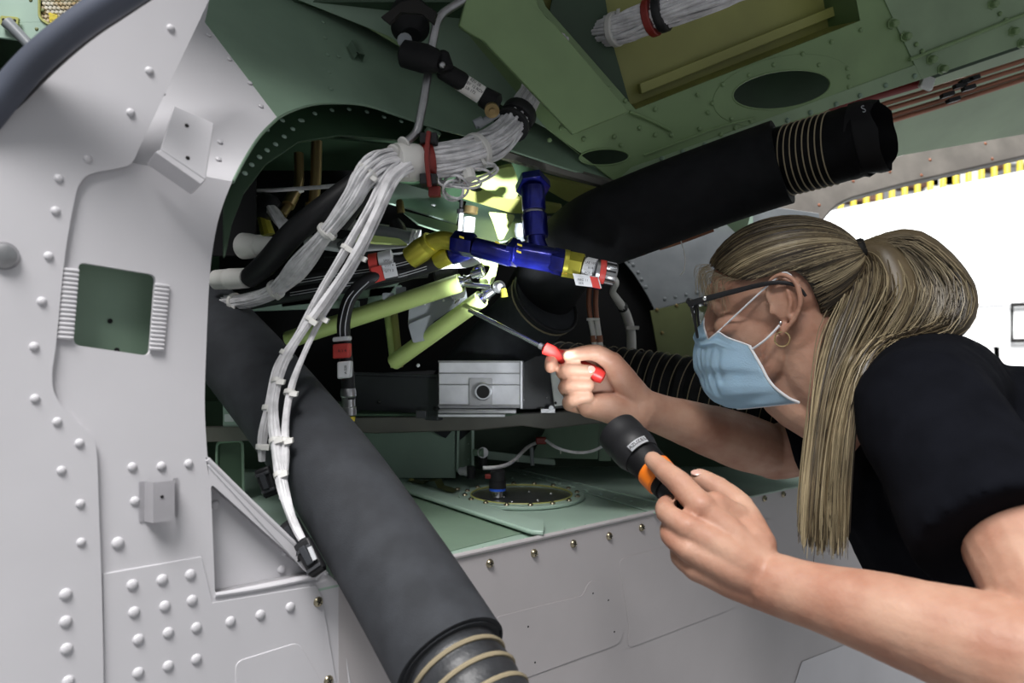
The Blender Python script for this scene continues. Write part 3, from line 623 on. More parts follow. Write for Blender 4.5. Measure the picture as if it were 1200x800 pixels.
# sensor plug on cover and its cable
sn = empty('sensor_plug', PF.at(581, 580, .006), 'black plug with a blue ring standing on the round floor cover', 'connector')
s0 = PF.at(583, 582, .005); u = V((0, 0, 1))
lathe('threaded_base', s0, s0+u, [(0, .009), (.010, .009)], M['chrome'], sn, 12)
lathe('blue_ring', s0+u*.010, s0+u, [(0, .0128), (.004, .0128)], M['bluering'], sn)
lathe('plug_body', s0+u*.014, s0+u, [(0, .0135), (.010, .0135), (.010, .012), (.026, .012), (.028, .006)], M['rubber'], sn)
box('red_collar', s0+V((-.012, -.002, .032)), (.007, 0, 0), (0, .004, 0), (0, 0, .0035), M['redclamp'], sn)
wc = empty('sensor_cable', P(640, 520, 1.37), 'thin white cable draped from the plug under the shelf to the torch', 'cable')
tube('white_sleeve', [P(566, 548, 1.22), P(584, 547, 1.23), P(600, 541, 1.28), P(618, 524, 1.35), P(630, 518, 1.38)], .0030, M['wire'], wc, 8)
tube('white_sleeve', [P(640, 516, 1.33), P(654, 525, 1.31), P(675, 530, 1.30), P(695, 528, 1.30), P(716, 517, 1.30)], .0026, M['wire'], wc, 8)
box('red_clip', P(634, 516, 1.375), (.009, 0, 0), (0, .006, 0), (0, 0, .006), M['redclamp'], wc, .002)
for x, y in ((607, 537), (657, 528), (709, 520)): box('cable_tie', P(x, y, 1.36), (.001, 0, 0), (0, .004, 0), (0, 0, .005), M['tie'], wc, 0)
# ================= WIRE BUNDLES =================
def bundle(parent, path, r, n, wr, name='wires', tw=.8, sm=8, m='wire', dark=0):
    p = spline(path, sm); bm = bmesh.new(); L = len(p)
    rr = r if isinstance(r, (list, tuple)) else [r]*len(path)
    rr = [q.x for q in spline([V((x, 0, 0)) for x in rr], sm)]
    fr = []; up = None
    for i in range(L):
        d = (p[min(i+1, L-1)]-p[max(i-1, 0)]).normalized()
        if up is None: up = d.orthogonal().normalized()
        up = (up-d*up.dot(d)).normalized(); fr.append((up, d.cross(up)))
    tube_bm(bm, p, [max(x*.72, .0008) for x in rr], 10)
    for k in range(n):
        q = math.sqrt((k+.5)/n); a0 = k*2.39996; ph = random.random()*6
        pts = []
        for i in range(L):
            a = a0+tw*i/L+.08*math.sin(i*.35+ph); R = (rr[i]-wr)*min(1, q*(1+.12*math.sin(i*.5+ph*2)))
            pts.append(p[i]+fr[i][0]*math.cos(a)*R+fr[i][1]*math.sin(a)*R)
        tube_bm(bm, pts, wr, 6, True)
    tag(bmobj(name, bm, M[m], parent), kind='stuff'); return p
def band(name, path, t, r, wid, m, parent, head=True):
    j = min(int(t*(len(path)-1)), len(path)-2); c = path[j].lerp(path[j+1], t*(len(path)-1)-j); d = (path[j+1]-path[j]).normalized()
    o = lathe(name, c-d*wid/2, c+d*wid/2, [(0, r*.96), (wid*.15, r), (wid*.85, r), (wid, r*.96)], M[m], parent, 18)
    if head:
        s = d.cross(V((0, 1, 0))).normalized(); q = c+V((0, -r*.6, 0))+s*r*.75
        box('tie_head', q, s*.0045, V((0, -.003, 0)), d*.003, M[m], o, .0006)
    return o
wb1 = empty('wire_bundle', P(500, 190, .98), 'main white wire harness curving under the ceiling and fanning into branches at the left', 'wire harness')
main = bundle(wb1, [PC.at(655, 40, .040), PC.at(634, 84, .040), PC.at(618, 116, .040), P(604, 140, 1.045), P(578, 168, 1.0), P(540, 184, .96), P(500, 190, .95), P(466, 190, .93)], [.016, .017, .0175, .019, .0215, .022, .021, .019], 84, .0023, tw=.5)
brA = bundle(wb1, [P(480, 188, .94), P(450, 190, .92), P(428, 206, .90), P(410, 236, .90), P(378, 278, .92), P(345, 318, .95), P(315, 344, .98), P(270, 355, 1.02), P(225, 356, 1.06)], [.015, .017, .017, .012, .011, .014, .010, .011, .012], 34, .0023)
brB = bundle(wb1, [P(475, 192, .93), P(455, 206, .91), P(432, 245, .89), P(405, 292, .88), P(374, 345, .88), P(348, 395, .87), P(326, 428, .86), P(316, 470, .84), P(308, 510, .83), P(307, 540, .83)], [.010, .009, .006, .0055, .005, .005, .005, .005, .0055, .004], 13, .0021)
brC = bundle(wb1, [P(478, 194, .92), P(458, 212, .90), P(440, 250, .88), P(415, 300, .87), P(385, 345, .87), P(352, 392, .86), P(330, 430, .85), P(320, 475, .83), P(323, 520, .81), P(330, 565, .79), P(341, 605, .77), P(354, 632, .76)], [.010, .008, .006, .0055, .005, .005, .006, .006, .0065, .0065, .005, .004], 13, .0021)
brD = bundle(wb1, [P(475, 196, .92), P(460, 216, .90), P(440, 262, .89), P(412, 318, .88), P(378, 370, .88), P(356, 415, .86), P(341, 455, .84), P(334, 500, .82), P(335, 545, .80), P(330, 585, .79)], [.008, .006, .005, .004, .004, .004, .0045, .005, .004, .003], 8, .0019)
band('white_wrap', main, .945, .0225, .03, 'tie', wb1); band('cable_tie', main, .65, .0235, .009, 'tie', wb1)
cb = band('black_strap', main, .40, .0235, .016, 'rubber', wb1, False); band('black_strap', main, .46, .0245, .006, 'rubber', wb1, False)
rc = band('red_clamp', main, .857, .024, .012, 'redclamp', wb1, False)
c = main[int(.857*len(main))]
box('clamp_tab', c+V((.004, -.01, .024)), (.010, 0, 0), (0, .012, 0), (0, 0, .006), M['rubber'], wb1)
box('clamp_tab', c+V((.004, -.01, -.024)), (.010, 0, 0), (0, .012, 0), (0, 0, .006), M['rubber'], wb1)
box('clamp_foot', c+V((.01, -.004, -.036)), (.007, 0, 0), (0, .006, 0), (0, 0, .006), M['redclamp'], wb1)
tube('clamp_rib', [c+V((.005, -.024, .03)), c+V((.003, -.028, 0)), c+V((.006, -.024, -.034))], .0028, M['redclamp'], wb1, 8)
for p_, ts in ((brA, (.24, .48, .72, .86)), (brB, (.33, .62, .80, .93)), (brC, (.42, .58, .72, .80)), (brD, (.3, .45, .68, .82))):
    for t in ts: band('cable_tie', p_, t, .0148 if p_ is brA and t < .3 else (.0125 if p_ is brA else .0066), .005, 'tie', wb1)
# connectors on branch ends
def plug(name, label, p, d, l, wd, parent=None):
    e = empty(name, p, label, 'connector'); d = V(d).normalized(); s = d.cross(V((0, 1, 0))).normalized(); n = s.cross(d)
    box('shell', V(p)+d*l/2, d*l/2, s*wd/2, n*wd*.3, M['rubber'], e, .002)
    box('latch', V(p)+d*l*.45-n*wd*.35-V((0, .002, 0)), d*l*.28, s*wd*.2, n*wd*.12, M['foam'], e, .001)
    for k in (-.3, .3): box('ridge', V(p)+d*l*(.5+k)-V((0, wd*.32, 0)), d*.0015, s*wd*.46, V((0, .002, 0)), M['blackbox'], e, .0005)
    box('cap', V(p)+d*l*.98, d*l*.06, s*wd*.42, n*wd*.25, M['black'], e, .001)
    return e
plug('wire_connector', 'black plastic plug dangling from the shorter white wire branch, upper of the pair', P(307, 548, .83), (P(318, 578, .83)-P(307, 548, .83)), .030, .016)
k1 = plug('wire_connector', 'black plastic plug at the end of the longest white wire branch, in front', P(354, 634, .76), (P(372, 668, .75)-P(354, 634, .76)), .034, .017)
box('white_tag', P(366, 648, .745), (.0025, 0, -.006), (0, .001, 0), (.0018, 0, .0008), M['label'], k1, 0)
plug('wire_connector', 'black plastic plug half hidden behind the long wire branch plug', P(336, 612, .79), (P(358, 650, .775)-P(336, 612, .79)), .04, .022)
lp_ = empty('wire_loop', P(550, 212, .98), 'coiled spare loops of thin white wire hanging below the main harness', 'wire')
for i, (cx, cy, a, b, deg, Y) in enumerate(((548, 203, 34, 9, -14, .97), (545, 207, 30, 9, -6, .965), (540, 212, 24, 8, 8, .96), (534, 219, 15, 13, 25, .955), (531, 223, 12, 12, 0, .95), (557, 207, 28, 8, -20, .965), (526, 210, 13, 9, 0, .955))):
    tube('wire_strand', [P(x, y, Y+.012*math.sin(k*.8+i)) for k, (x, y) in enumerate(ell(cx, cy, a, b, deg, 14))], .0016, M['wire'], lp_, 6, 3, closed=True)
lathe('cable_tie', P(548, 200, .955), P(552, 216, .95), [(0, .008), (.004, .0085), (.012, .008)], M['tie'], lp_, 10)
wb2 = empty('wire_bundle', P(750, 30, 1.15), 'thick white wire bundle crossing the ceiling recess at the top', 'wire harness')
up2 = bundle(wb2, [P(655, 62, 1.22), P(690, 42, 1.18), P(730, 32, 1.14), P(780, 14, 1.10), P(860, -16, 1.05), P(930, -45, 1.02)], [.018, .021, .023, .023, .023, .023], 80, .0027, tw=.4)
band('cable_tie', up2, .36, .0245, .010, 'tie', wb2); band('red_clamp', up2, .545, .027, .011, 'redclamp', wb2, False); band('black_strap', up2, .585, .026, .012, 'rubber', wb2, False)
# little line crossing at the left and side wires
wl2 = empty('wire_line', P(330, 222, 1.1), 'single thin white wire line crossing behind the arch at the left', 'wire')
tube('wire_strand', [P(255, 218, 1.12), P(300, 223, 1.1), P(350, 221, 1.08), P(400, 217, 1.0), P(425, 214, .93)], .0028, M['wire'], wl2, 8)
for x in (297, 353): lathe('cable_tie', P(x-3, 223, 1.085), P(x+3, 221, 1.085), [(0, .0045), (.006, .0045)], M['tie'], wl2, 8)
wl3 = empty('wire_bundle', P(285, 232, 1.12), 'short grey-white wire bundle at the left ending in a dark boot', 'wire harness')
bundle(wl3, [P(255, 220, 1.14), P(280, 228, 1.12), P(306, 242, 1.1)], .011, 9, .003)
lathe('dark_boot', P(302, 238, 1.1), P(322, 246, 1.1), [(0, .016), (.012, .019), (.022, .018), (.03, .012)], M['rubber'], wl3, 14)
bundle(wl3, [P(318, 245, 1.08), P(326, 256, 1.07), P(334, 266, 1.06), P(336, 278, 1.06)], .010, 6, .0032)
lathe('yellow_sleeve', P(308, 254, 1.1), P(314, 276, 1.1), [(0, .008), (.026, .010)], M['gold'], wl3, 10)
# boots + braided sleeve
bo = empty('rubber_boot', P(318, 288, .98), 'white flared plastic boot at the left, upper of the two', 'boot')
lathe('body', P(283, 288, 1.0), P(334, 289, .97), [(0, .0145), (.003, .0165), (.012, .0160), (.026, .0135), (.027, .0142), (.030, .0142), (.031, .0128), (.055, .0120)], M['tie'], bo, 24)
bo2 = empty('rubber_boot', P(270, 327, 1.0), 'white cylindrical plastic boot at the left, lower of the two', 'boot')
lathe('body', P(251, 328, 1.02), P(300, 325, .98), [(0, .006), (.001, .010), (.005, .0128), (.028, .0128), (.029, .0134), (.062, .0125)], M['tie'], bo2, 24)
bs = empty('braided_sleeve', P(340, 290, .96), 'black braided sleeve cable rising diagonally behind the white wires', 'cable')
tube('sleeve', [P(292, 326, .99), P(315, 306, .965), P(345, 272, .94), P(385, 240, .94), P(430, 205, .95), P(450, 190, .96)], [.0128, .0145, .0150, .0150, .013, .012], M['rubber'], bs, 20)
pb = spline([P(292, 326, .99), P(315, 306, .965), P(345, 272, .94), P(385, 240, .94), P(430, 205, .95)], 12)
0 and rings('braid_ring', pb, .0153, .3, .95, 16, M['blackbox'], bs, .0006, .004)
br = empty('braided_sleeve', P(425, 240, .96), 'short second black sleeve seen between the wire branches', 'cable')
tube('sleeve', [P(400, 262, .97), P(424, 232, .95), P(446, 214, .95)], .010, M['rubber'], br, 14)
# ================= TUBES =================
def simple_tube(name, label, cat, pts, r, m, extra=None, group=None, sides=16):
    e = empty(name, pts[len(pts)//2], label, cat, group); tube('tube', pts, r, M[m], e, sides); 
    if extra: extra(e)
    return e
simple_tube('steel_tube', 'bent grey steel tube hanging from the ceiling to the harness', 'tube', [P(560, -14, .98), P(540, 2, .97), P(517, 18, .96), P(509, 40, .955), P(501, 90, .95), P(493, 135, .94), P(487, 156, .935), P(473, 168, .925)], .0052, 'steel',
   lambda e: [lathe('end_ring', P(474, 167, .925), P(468, 172, .92), [(0, .008), (.003, .008)], M['tie'], e), lathe('end_ring', P(462, 176, .92), P(457, 180, .915), [(0, .008), (.003, .008)], M['tie'], e)])
simple_tube('brass_tube', 'vertical brass tube behind the arch, right of the pair', 'tube', [P(371, 166, 1.16), P(370, 210, 1.15), P(366, 250, 1.14)], .008, 'brass', lambda e: lathe('end_collar', P(366, 238, 1.14), P(364, 258, 1.14), [(0, .010), (.025, .010)], M['brass'], e))
simple_tube('brass_tube', 'bent brass tube behind the arch, left of the pair', 'tube', [P(350, 180, 1.15), P(350, 215, 1.14), P(343, 232, 1.12), P(330, 252, 1.1)], .007, 'brass', lambda e: lathe('end_collar', P(343, 230, 1.12), P(334, 248, 1.1), [(0, .009), (.02, .009)], M['brass'], e))
def vclamp(e): 
    for x in (393, 398): tube('band', [P(x-6, 150, 1.5), P(x+6, 150, 1.5)], .001, M['tie'], e, 6, 0)
cp = empty('copper_line', P(693, 370, 1.36), 'pair of slim copper lines with white sleeves hanging by the torchlit fitting', 'tube')
for dx in (0, 8):
    tube('copper_tube', [P(691+dx, 334, 1.3), P(690+dx, 355, 1.3), P(692+dx*.9, 374, 1.3)], .0042, M['copper'], cp, 10)
    tube('white_sleeve', [P(692+dx*.9, 374, 1.3), P(696+dx*.8, 396, 1.3), P(698+dx, 425, 1.3)], .0046, M['tie'], cp, 10)
    lathe('red_band', P(695+dx*.9, 393, 1.3), P(696+dx*.9, 401, 1.3), [(0, .0052), (.011, .0052)], M['copper'], cp, 10)
box('cable_tie', P(695, 374, 1.29), (.010, 0, 0), (0, .006, 0), (0, 0, .002), M['tie'], cp, 0)
cb2 = empty('grey_cable', P(736, 360, 1.42), 'grey-white cable drooping from the ribbed hose end to the corrugated hose', 'cable')
tube('sheath', [P(716, 322, 1.2), P(722, 331, 1.24), P(718, 342, 1.3), P(724, 352, 1.36), P(733, 366, 1.4), P(739, 388, 1.42), P(740, 412, 1.42)], [.0045, .005, .0055, .007, .008, .0085, .0085], M['tie'], cb2, 12)
lathe('black_tape', P(728, 356, 1.38), P(732, 365, 1.4), [(0, .0085), (.014, .009)], M['rubber'], cb2, 12)
box('cable_tie', P(741, 384, 1.41), (.011, 0, 0), (0, .006, 0), (0, 0, .003), M['tie'], cb2, 0)
co4 = empty('copper_lines', P(1120, 100, 1.5), 'rusty copper lines with a red sleeve running along the ceiling edge', 'tube')
for k, (a, b) in enumerate((((740, 205), (1240, 58)), ((740, 212), (1240, 66)), ((740, 222), (1240, 74)), ((780, 216), (1240, 80)))):
    tube('copper_tube', [P(a[0], a[1], 1.36), P((a[0]+b[0])/2+40, (a[1]+b[1])/2-8, 1.38), P(b[0], b[1], 1.40)], .0042, M['copper'], co4, 8)
tube('red_sleeve', [P(820, 182, 1.36), P(940, 138, 1.35), P(1082, 96, 1.35)], .008, M['redclamp'], co4, 12)
box('white_clip', P(1086, 97, 1.33), (.010, 0, -.004), (0, .006, 0), (.003, 0, .010), M['hangarwhite'], co4, .002)
for x, y in ((1110, 111), (1117, 117), (1135, 103), (1140, 92), (1125, 100), (1132, 95)): box('clamp_block', P(x, y, 1.34), (.010, 0, .003), (0, .006, 0), (-.001, 0, .0035), M['rubber'], co4, .001)
sg = empty('loose_string', P(800, 300, 1.1), 'loose pale thread hanging below the upper duct', 'string'); tube('thread', [P(797, 265, 1.1), P(798, 282, 1.1), P(802, 296, 1.1), P(803, 308, 1.1), P(801, 318, 1.1), P(797, 322, 1.1)], .0008, M['tie'], sg, 6)
tg = empty('orange_sleeve', P(800, 276, 1.12), 'rust-red sleeved line glimpsed just under the upper duct', 'tube'); tube('sleeve', [P(772, 288, 1.13), P(800, 279, 1.12), P(835, 266, 1.11)], .007, M['copper'], tg, 10)
# ================= BLACK VALVE TOP =================
va = empty('black_valve', P(480, 50, .98), 'black valve block with a knuckle arm hanging from the ceiling', 'valve')
lathe('valve_body', P(480, 12, .99), P(482, 58, .95), [(0, .020), (.006, .024), (.036, .0235), (.044, .018), (.05, .012)], M['black'], va, 24)
plate('valve_flange', [(446, 20), (470, 2), (488, -2), (512, 14), (508, 28), (494, 16), (470, 14), (456, 28)], PL((0, .955, H), (0, -1, -.2)), .012, M['dark'], va)
lathe('valve_body', P(470, 62, .94), P(520, 74, .93), [(0, .010), (.004, .016), (.03, .017), (.045, .014), (.05, .010)], M['black'], va, 18)
dome('adjuster', P(474, 47, .935), (0, -1, 0), .009, .003, M['greypl'], va)
dome('bolt', P(493, 55, .925), (0, -1, 0), .003, .002, M['alu'], va)
lathe('knuckle', P(515, 62, .94), P(522, 82, .94), [(0, .008), (.004, .011), (.02, .011), (.024, .007)], M['black'], va, 12)
dome('bolt', P(518, 76, .925), (0, -1, 0), .004, .003, M['steel'], va)
lathe('arm_sleeve', P(515, 80, .95), P(545, 98, .96), [(0, .008), (.004, .011), (.03, .0115), (.035, .010)], M['black'], va, 16)
lathe('label_sleeve', P(539, 95, .96), P(570, 115, .97), [(0, .0112), (.030, .0112)], M['tie'], va, 20)
ld = (P(570, 115, .97)-P(539, 95, .96)); lu = V((ld.z, 0, -ld.x)) if ld.z < 0 else V((-ld.z, 0, ld.x)); lu = V((.55, 0, .85))
for i, s in enumerate(('REV 2B', 'ASSY 12 RCV', 'LB 172')): text('lettering', s, P(555, 105, .965)+V((0, -.0125, 0))+lu*(.0055-.0055*i), ld, lu, .0048, M['ink'], va)
lathe('end_cap', P(566, 113, .97), P(584, 124, .97), [(0, .0125), (.018, .014), (.022, .009)], M['black'], va, 16)
lathe('brass_lug', P(576, 128, .955), P(578, 134, .94), [(0, .009), (.006, .009), (.007, .004), (.010, .004)], M['brass'], va, 14)
tube('pin', [P(584, 132, .97), P(560, 147, .97)], .005, M['greypl'], va, 10)
tube('drain_stub', [P(556, 146, .97), P(566, 141, .97)], .006, M['greypl'], va, 10)
bd = empty('grommet_stub', P(508, 160, 1.0), 'small green capped stud just above the red harness clamp', 'stud')
lathe('stud', P(500, 166, 1.0), P(512, 148, .99), [(0, .007), (.01, .007), (.01, .010), (.018, .010)], M['green'], bd, 12)
# ================= BLUE FITTING, HOSES =================
bf = empty('tee_fitting', P(610, 300, 1.07), 'blue anodised tee pipe fitting with gold nuts and a labelled hose end', 'pipe fitting')
def cyl(name, a, b, r, m, s=24, hexa=False, prof=None):
    L = (b-a).length; pr = prof or [(0, r*.96), (L*.06, r), (L*.94, r), (L, r*.96)]
    return lathe(name, a, b, pr, M[m], bf, 6 if hexa else s)
cyl('riser_nut', P(624, 214, 1.1), P(625, 222, 1.09), .024, 'blue', 24, True)
cyl('riser_nut', P(624, 219, 1.09), P(626, 247, 1.085), .0165, 'blue', 12)
cyl('white_ring', P(626, 246, 1.085), P(626, 252, 1.085), .0115, 'tie')
cyl('riser_nut', P(626, 251, 1.085), P(628, 278, 1.08), .0175, 'blue', 12)
tube('riser_tube', [P(628, 270, 1.08), P(629, 285, 1.075), P(636, 300, 1.07)], .0125, M['blue'], bf, 20)
cyl('branch_cross', P(606, 286, 1.07), P(590, 300, 1.06), .012, 'blue')
a_, b_ = P(530, 286, 1.07), P(667, 308, 1.04)
cyl('tee_body', P(556, 289, 1.06), P(600, 301, 1.05), .0135, 'blue')
cyl('tee_body', P(600, 296, 1.055), P(655, 306, 1.045), .0165, 'blue')
cyl('tee_nut', P(532, 284, 1.075), P(556, 288, 1.065), .0165, 'blue', 6, True)
cyl('tee_nut', P(598, 295, 1.055), P(608, 297, 1.05), .0185, 'blue', 6, True)
cyl('tee_nut', P(648, 305, 1.045), P(664, 309, 1.04), .0175, 'blue', 6, True)
cyl('gold_nut', P(663, 309, 1.04), P(683, 313, 1.035), .0175, 'gold', 6, True)
cyl('gold_collar', P(660, 308, 1.04), P(666, 309, 1.04), .018, 'gold', 24)
cyl('steel_ferrule', P(682, 313, 1.035), P(690, 315, 1.035), .014, 'steel')
cyl('label_wrap', P(686, 314, 1.035), P(698, 317, 1.03), .0150, 'label')
cyl('steel_band', P(698, 317, 1.03), P(703, 318, 1.03), .0142, 'steel')
cyl('red_wrap', P(702, 318, 1.03), P(709, 319, 1.03), .0155, 'redlabel')
cyl('ribbed_end', P(708, 319, 1.03), P(722, 322, 1.03), .0135, 'steel')
for i in range(14):
    a = i/14*6.283; d = (P(722, 322, 1.03)-P(708, 319, 1.03)).normalized(); o1 = d.orthogonal().normalized(); o2 = d.cross(o1); r_ = (o1*math.cos(a)+o2*math.sin(a))*.0136
    tube('rib', [P(709, 319, 1.03)+r_, P(720, 321.5, 1.03)+r_], .0013, M['rubber' if i % 2 else 'chrome'], bf, 5, 0)
box('label_tab', P(688, 329, 1.02), (.0165, 0, -.002), (0, .0004, 0), (-.002, 0, .0075), M['label'], bf, 0)
box('red_tab', P(697.5, 331, 1.019), (.005, 0, -.001), (0, .0005, 0), (-.002, 0, .0072), M['redlabel'], bf, 0)
for i, (s, x, y) in enumerate((('SAE 100', 692, 308), ('R14', 692, 314), ('POS 4', 690, 320), ('MFG 11', 683, 328), ('SER', 681, 332))): text('lettering', s, P(x, y, 1.016), (1, 0, -.1), (.1, 0, 1), .0042, M['ink'], bf)
for x, y in ((583, 284), (609, 287), (608, 295), (541, 278)): box('paint_stripe', P(x, y, 1.038 if x < 600 else 1.034), (.003, 0, -.001), (0, .0008, 0), (0, 0, .0012), M['railyellow'], bf, 0)
cyl('blue_base', P(690, 331, 1.25), P(704, 334, 1.25), .008, 'blue')
tube('gold_elbow', [P(532, 284, 1.075), P(518, 281, 1.08), P(502, 287, 1.09), P(492, 298, 1.1)], [.0125, .0125, .0135, .0145], M['gold'], bf, 20)
cyl('gold_collar', P(506, 283, 1.085), P(500, 288, 1.09), .0155, 'gold')
lathe('gold_sleeve', P(500, 288, 1.09), P(482, 302, 1.1), [(0, .0155), (.01, .017), (.03, .016)], M['gold'], bf, 20)
cyl('gold_elbow', P(528, 298, 1.09), P(512, 305, 1.1), .013, 'gold')
cyl('blue_elbow', P(548, 292, 1.085), P(528, 299, 1.09), .014, 'blue')
h1_ = empty('rubber_hose', P(440, 315, 1.12), 'black ribbed hose with a red and white tag, running left from the gold elbow', 'hose')
tube('hose_wall', [P(490, 300, 1.1), P(470, 309, 1.11), P(440, 315, 1.12), P(400, 321, 1.13), P(340, 330, 1.15), P(260, 345, 1.2)], .0125, M['rubber'], h1_, 18)
tube('hose_wall', [P(514, 306, 1.1), P(480, 318, 1.11), P(440, 328, 1.12), P(400, 335, 1.13), P(340, 345, 1.15), P(260, 360, 1.2)], .0115, M['rubber'], h1_, 18)
for off in (0, 3, 13, 16): tube('hose_stripe', [P(500, 299+off, 1.085), P(470, 308+off, 1.095), P(440, 314+off, 1.105), P(400, 320+off, 1.115), P(340, 330+off, 1.135)], .0005, M['alu'], h1_, 5)
lathe('red_tag', P(434, 311, 1.10), P(446, 309, 1.1), [(0, .016), (.012, .016)], M['redlabel'], h1_); box('red_tag', P(443, 321, 1.082), (.007, 0, .002), (0, .0006, 0), (-.003, 0, .010), M['redlabel'], h1_, 0)
lathe('white_tag', P(446, 309, 1.10), P(464, 305, 1.1), [(0, .0163), (.018, .0163)], M['label'], h1_); box('white_tag', P(457, 317, 1.081), (.009, 0, .002), (0, .0006, 0), (-.002, 0, .009), M['label'], h1_, 0)
for i, s in enumerate(('SPEC 17', 'LOT 4', 'QTY 2')): text('lettering', s, P(456, 305+i*6, 1.078), (1, 0, .1), (-.1, 0, 1), .0045, M['ink'], h1_)
h2_ = empty('rubber_hose', P(405, 400, 1.05), 'glossy black drain hose hanging down with red and white tags and a yellow tip', 'hose')
tube('hose_wall', [P(500, 318, 1.12), P(460, 322, 1.1), P(430, 328, 1.08), P(411, 348, 1.06), P(403, 375, 1.05), P(404, 405, 1.05), P(407, 435, 1.05), P(409, 468, 1.05)], .0088, M['rubber'], h2_, 16)
for dx in (-4, 2): tube('hose_stripe', [P(430+dx, 330, 1.068), P(411+dx, 350, 1.048), P(403+dx, 378, 1.04), P(403+dx, 398, 1.04)], .0007, M['alu'], h2_, 6)
box('white_band', P(401, 397, 1.04), (.0108, 0, .0010), (0, .0105, 0), (0, 0, .0030), M['label'], h2_, .002)
box('red_tag', P(401, 411, 1.04), (.0105, 0, .0008), (0, .0105, 0), (0, 0, .0095), M['redlabel'], h2_, .002)
box('white_tag', P(404.5, 433, 1.04), (.0085, 0, .0008), (0, .0100, 0), (0, 0, .0110), M['label'], h2_, .002)
text('lettering', 'A 220', P(405, 433, 1.0285), (0, 0, 1), (-1, 0, 0), .0045, M['ink'], h2_); text('lettering', 'R 1 4', P(401, 411, 1.028), (1, 0, .1), (0, 0, 1), .005, M['ink'], h2_)
lathe('steel_end', P(408, 455, 1.05), P(409, 490, 1.05), [(0, .0095), (.004, .0105), (.010, .0105), (.012, .0088), (.024, .0088), (.025, .010), (.035, .010)], M['steel'], h2_, 16)
lathe('yellow_tip', P(409, 488, 1.05), P(409, 496, 1.05), [(0, .0085), (.006, .0078)], M['railyellow'], h2_, 14)
# ================= LIT STRUTS =================
s1 = empty('strut_tube', P(460, 358, 1.2), 'lime green strut tube, the longer upper one lit by the torch', 'strut')
tube('tube', [P(338, 398, 1.24), P(540, 331, 1.15)], .0135, M['lime'], s1, 20, 0)
lathe('fork_end', P(538, 331, 1.15), P(556, 326, 1.145), [(0, .0085), (.003, .010), (.007, .007), (.010, .0095), (.014, .007), (.02, .008)], M['chrome'], s1, 14)
s2 = empty('strut_tube', P(520, 385, 1.2), 'lime green strut tube, the shorter lower one just above the silver box', 'strut')
tube('tube', [P(462, 424, 1.24), P(564, 350, 1.13)], [.0125, .0125], M['lime'], s2, 20, 0)
lathe('fork_end', P(562, 351, 1.13), P(580, 338, 1.125), [(0, .008), (.003, .0105), (.008, .007), (.011, .0095), (.016, .007), (.024, .007)], M['chrome'], s2, 14)
s3 = empty('strut_tube', P(458, 390, 1.3), 'dull green upright twin strut between the two lime tubes', 'strut')
tube('tube', [P(452, 350, 1.27), P(462, 430, 1.25)], .006, M['lime'], s3, 12, 0); tube('tube', [P(460, 350, 1.27), P(468, 430, 1.25)], .006, M['yellowgreen'], s3, 12, 0)
lv = empty('bell_crank', P(572, 318, 1.12), 'curved lime green bell crank with bright steel bolts in the torch beam', 'lever')
PLV = PL((0, 1.135, H), (.1, -1, 0))
plate('crank_arm', crv([(563, 302), (574, 298), (583, 304), (582, 318), (577, 332), (567, 334), (562, 328), (570, 322), (574, 312), (566, 309)], closed=True), PLV, .012, M['lime'], lv, bevel=.002)
lathe('bolt_head', P(561, 318, 1.13), P(559, 319, 1.10), [(0, .010), (.006, .010), (.008, .008), (.009, .004)], M['chrome'], lv, 12)
lathe('bolt_head', P(584, 336, 1.13), P(590, 335, 1.1), [(0, .009), (.006, .009), (.009, .007), (.011, .004)], M['steel'], lv, 16)
tube('pin', [P(545, 333, 1.13), P(575, 336, 1.12)], .004, M['chrome'], lv, 10, 0)
tube('pin', [P(553, 322, 1.125), P(566, 318, 1.12)], .006, M['chrome'], lv, 10, 0)
lathe('bearing', P(590, 338, 1.12), P(591, 346, 1.12), [(0, .004), (.012, .005)], M['gold'], lv, 10)
wbk = empty('steel_bracket', P(510, 370, 1.2), 'pale grey folded metal bracket under the bell crank', 'bracket')
PBK = PL((0, 1.22, H), (.2, -1, 0))
plate('face', rnd([(480, 352), (545, 332), (548, 352), (530, 362), (498, 384), (478, 382)], 3), PBK, .003, M['greypl'], wbk)
plate('lower_flange', rnd([(478, 380), (506, 368), (512, 396), (484, 402)], 3), PBK, .003, M['greypl'], wbk, off=.01)
plate('white_lug', rnd([(532, 340), (546, 334), (545, 349), (530, 350)], 2), PBK, .004, M['label'], wbk, off=.02)
tube('spring_clip', [P(528, 346, 1.19), P(532, 352, 1.19), P(538, 350, 1.19), P(533, 356, 1.19)], .0016, M['chrome'], wbk, 6)
rivets([(508, 352), (520, 352), (498, 356)], PBK, .002, .001, M['alu'], wbk)
for (x, y, w_, h_) in ((455, 347, 14, 8), (470, 342, 12, 12)): plate('small_lug', rnd([(x-w_/2, y-h_/2), (x+w_/2, y-h_/2), (x+w_/2, y+h_/2), (x-w_/2, y+h_/2)], 2), PBK, .004, M['greypl'], wbk, off=.004)
aw = empty('polished_link', P(555, 307, 1.15), 'polished white metal arm catching the torch light below the tee fitting', 'link')
tube('arm', [P(490, 318, 1.18), P(520, 311, 1.16), P(548, 306, 1.15), P(566, 300, 1.14)], [.003, .005, .009, .007], M['label'], aw, 14)
mt = empty('dark_drum', P(520, 318, 1.2), 'dark grey rounded drum behind the lime strut', 'drum')
lathe('drum', P(508, 319, 1.2), P(538, 316, 1.2), [(0, .012), (.003, .015), (.030, .015), (.036, .011)], M['blackbox'], mt, 20)
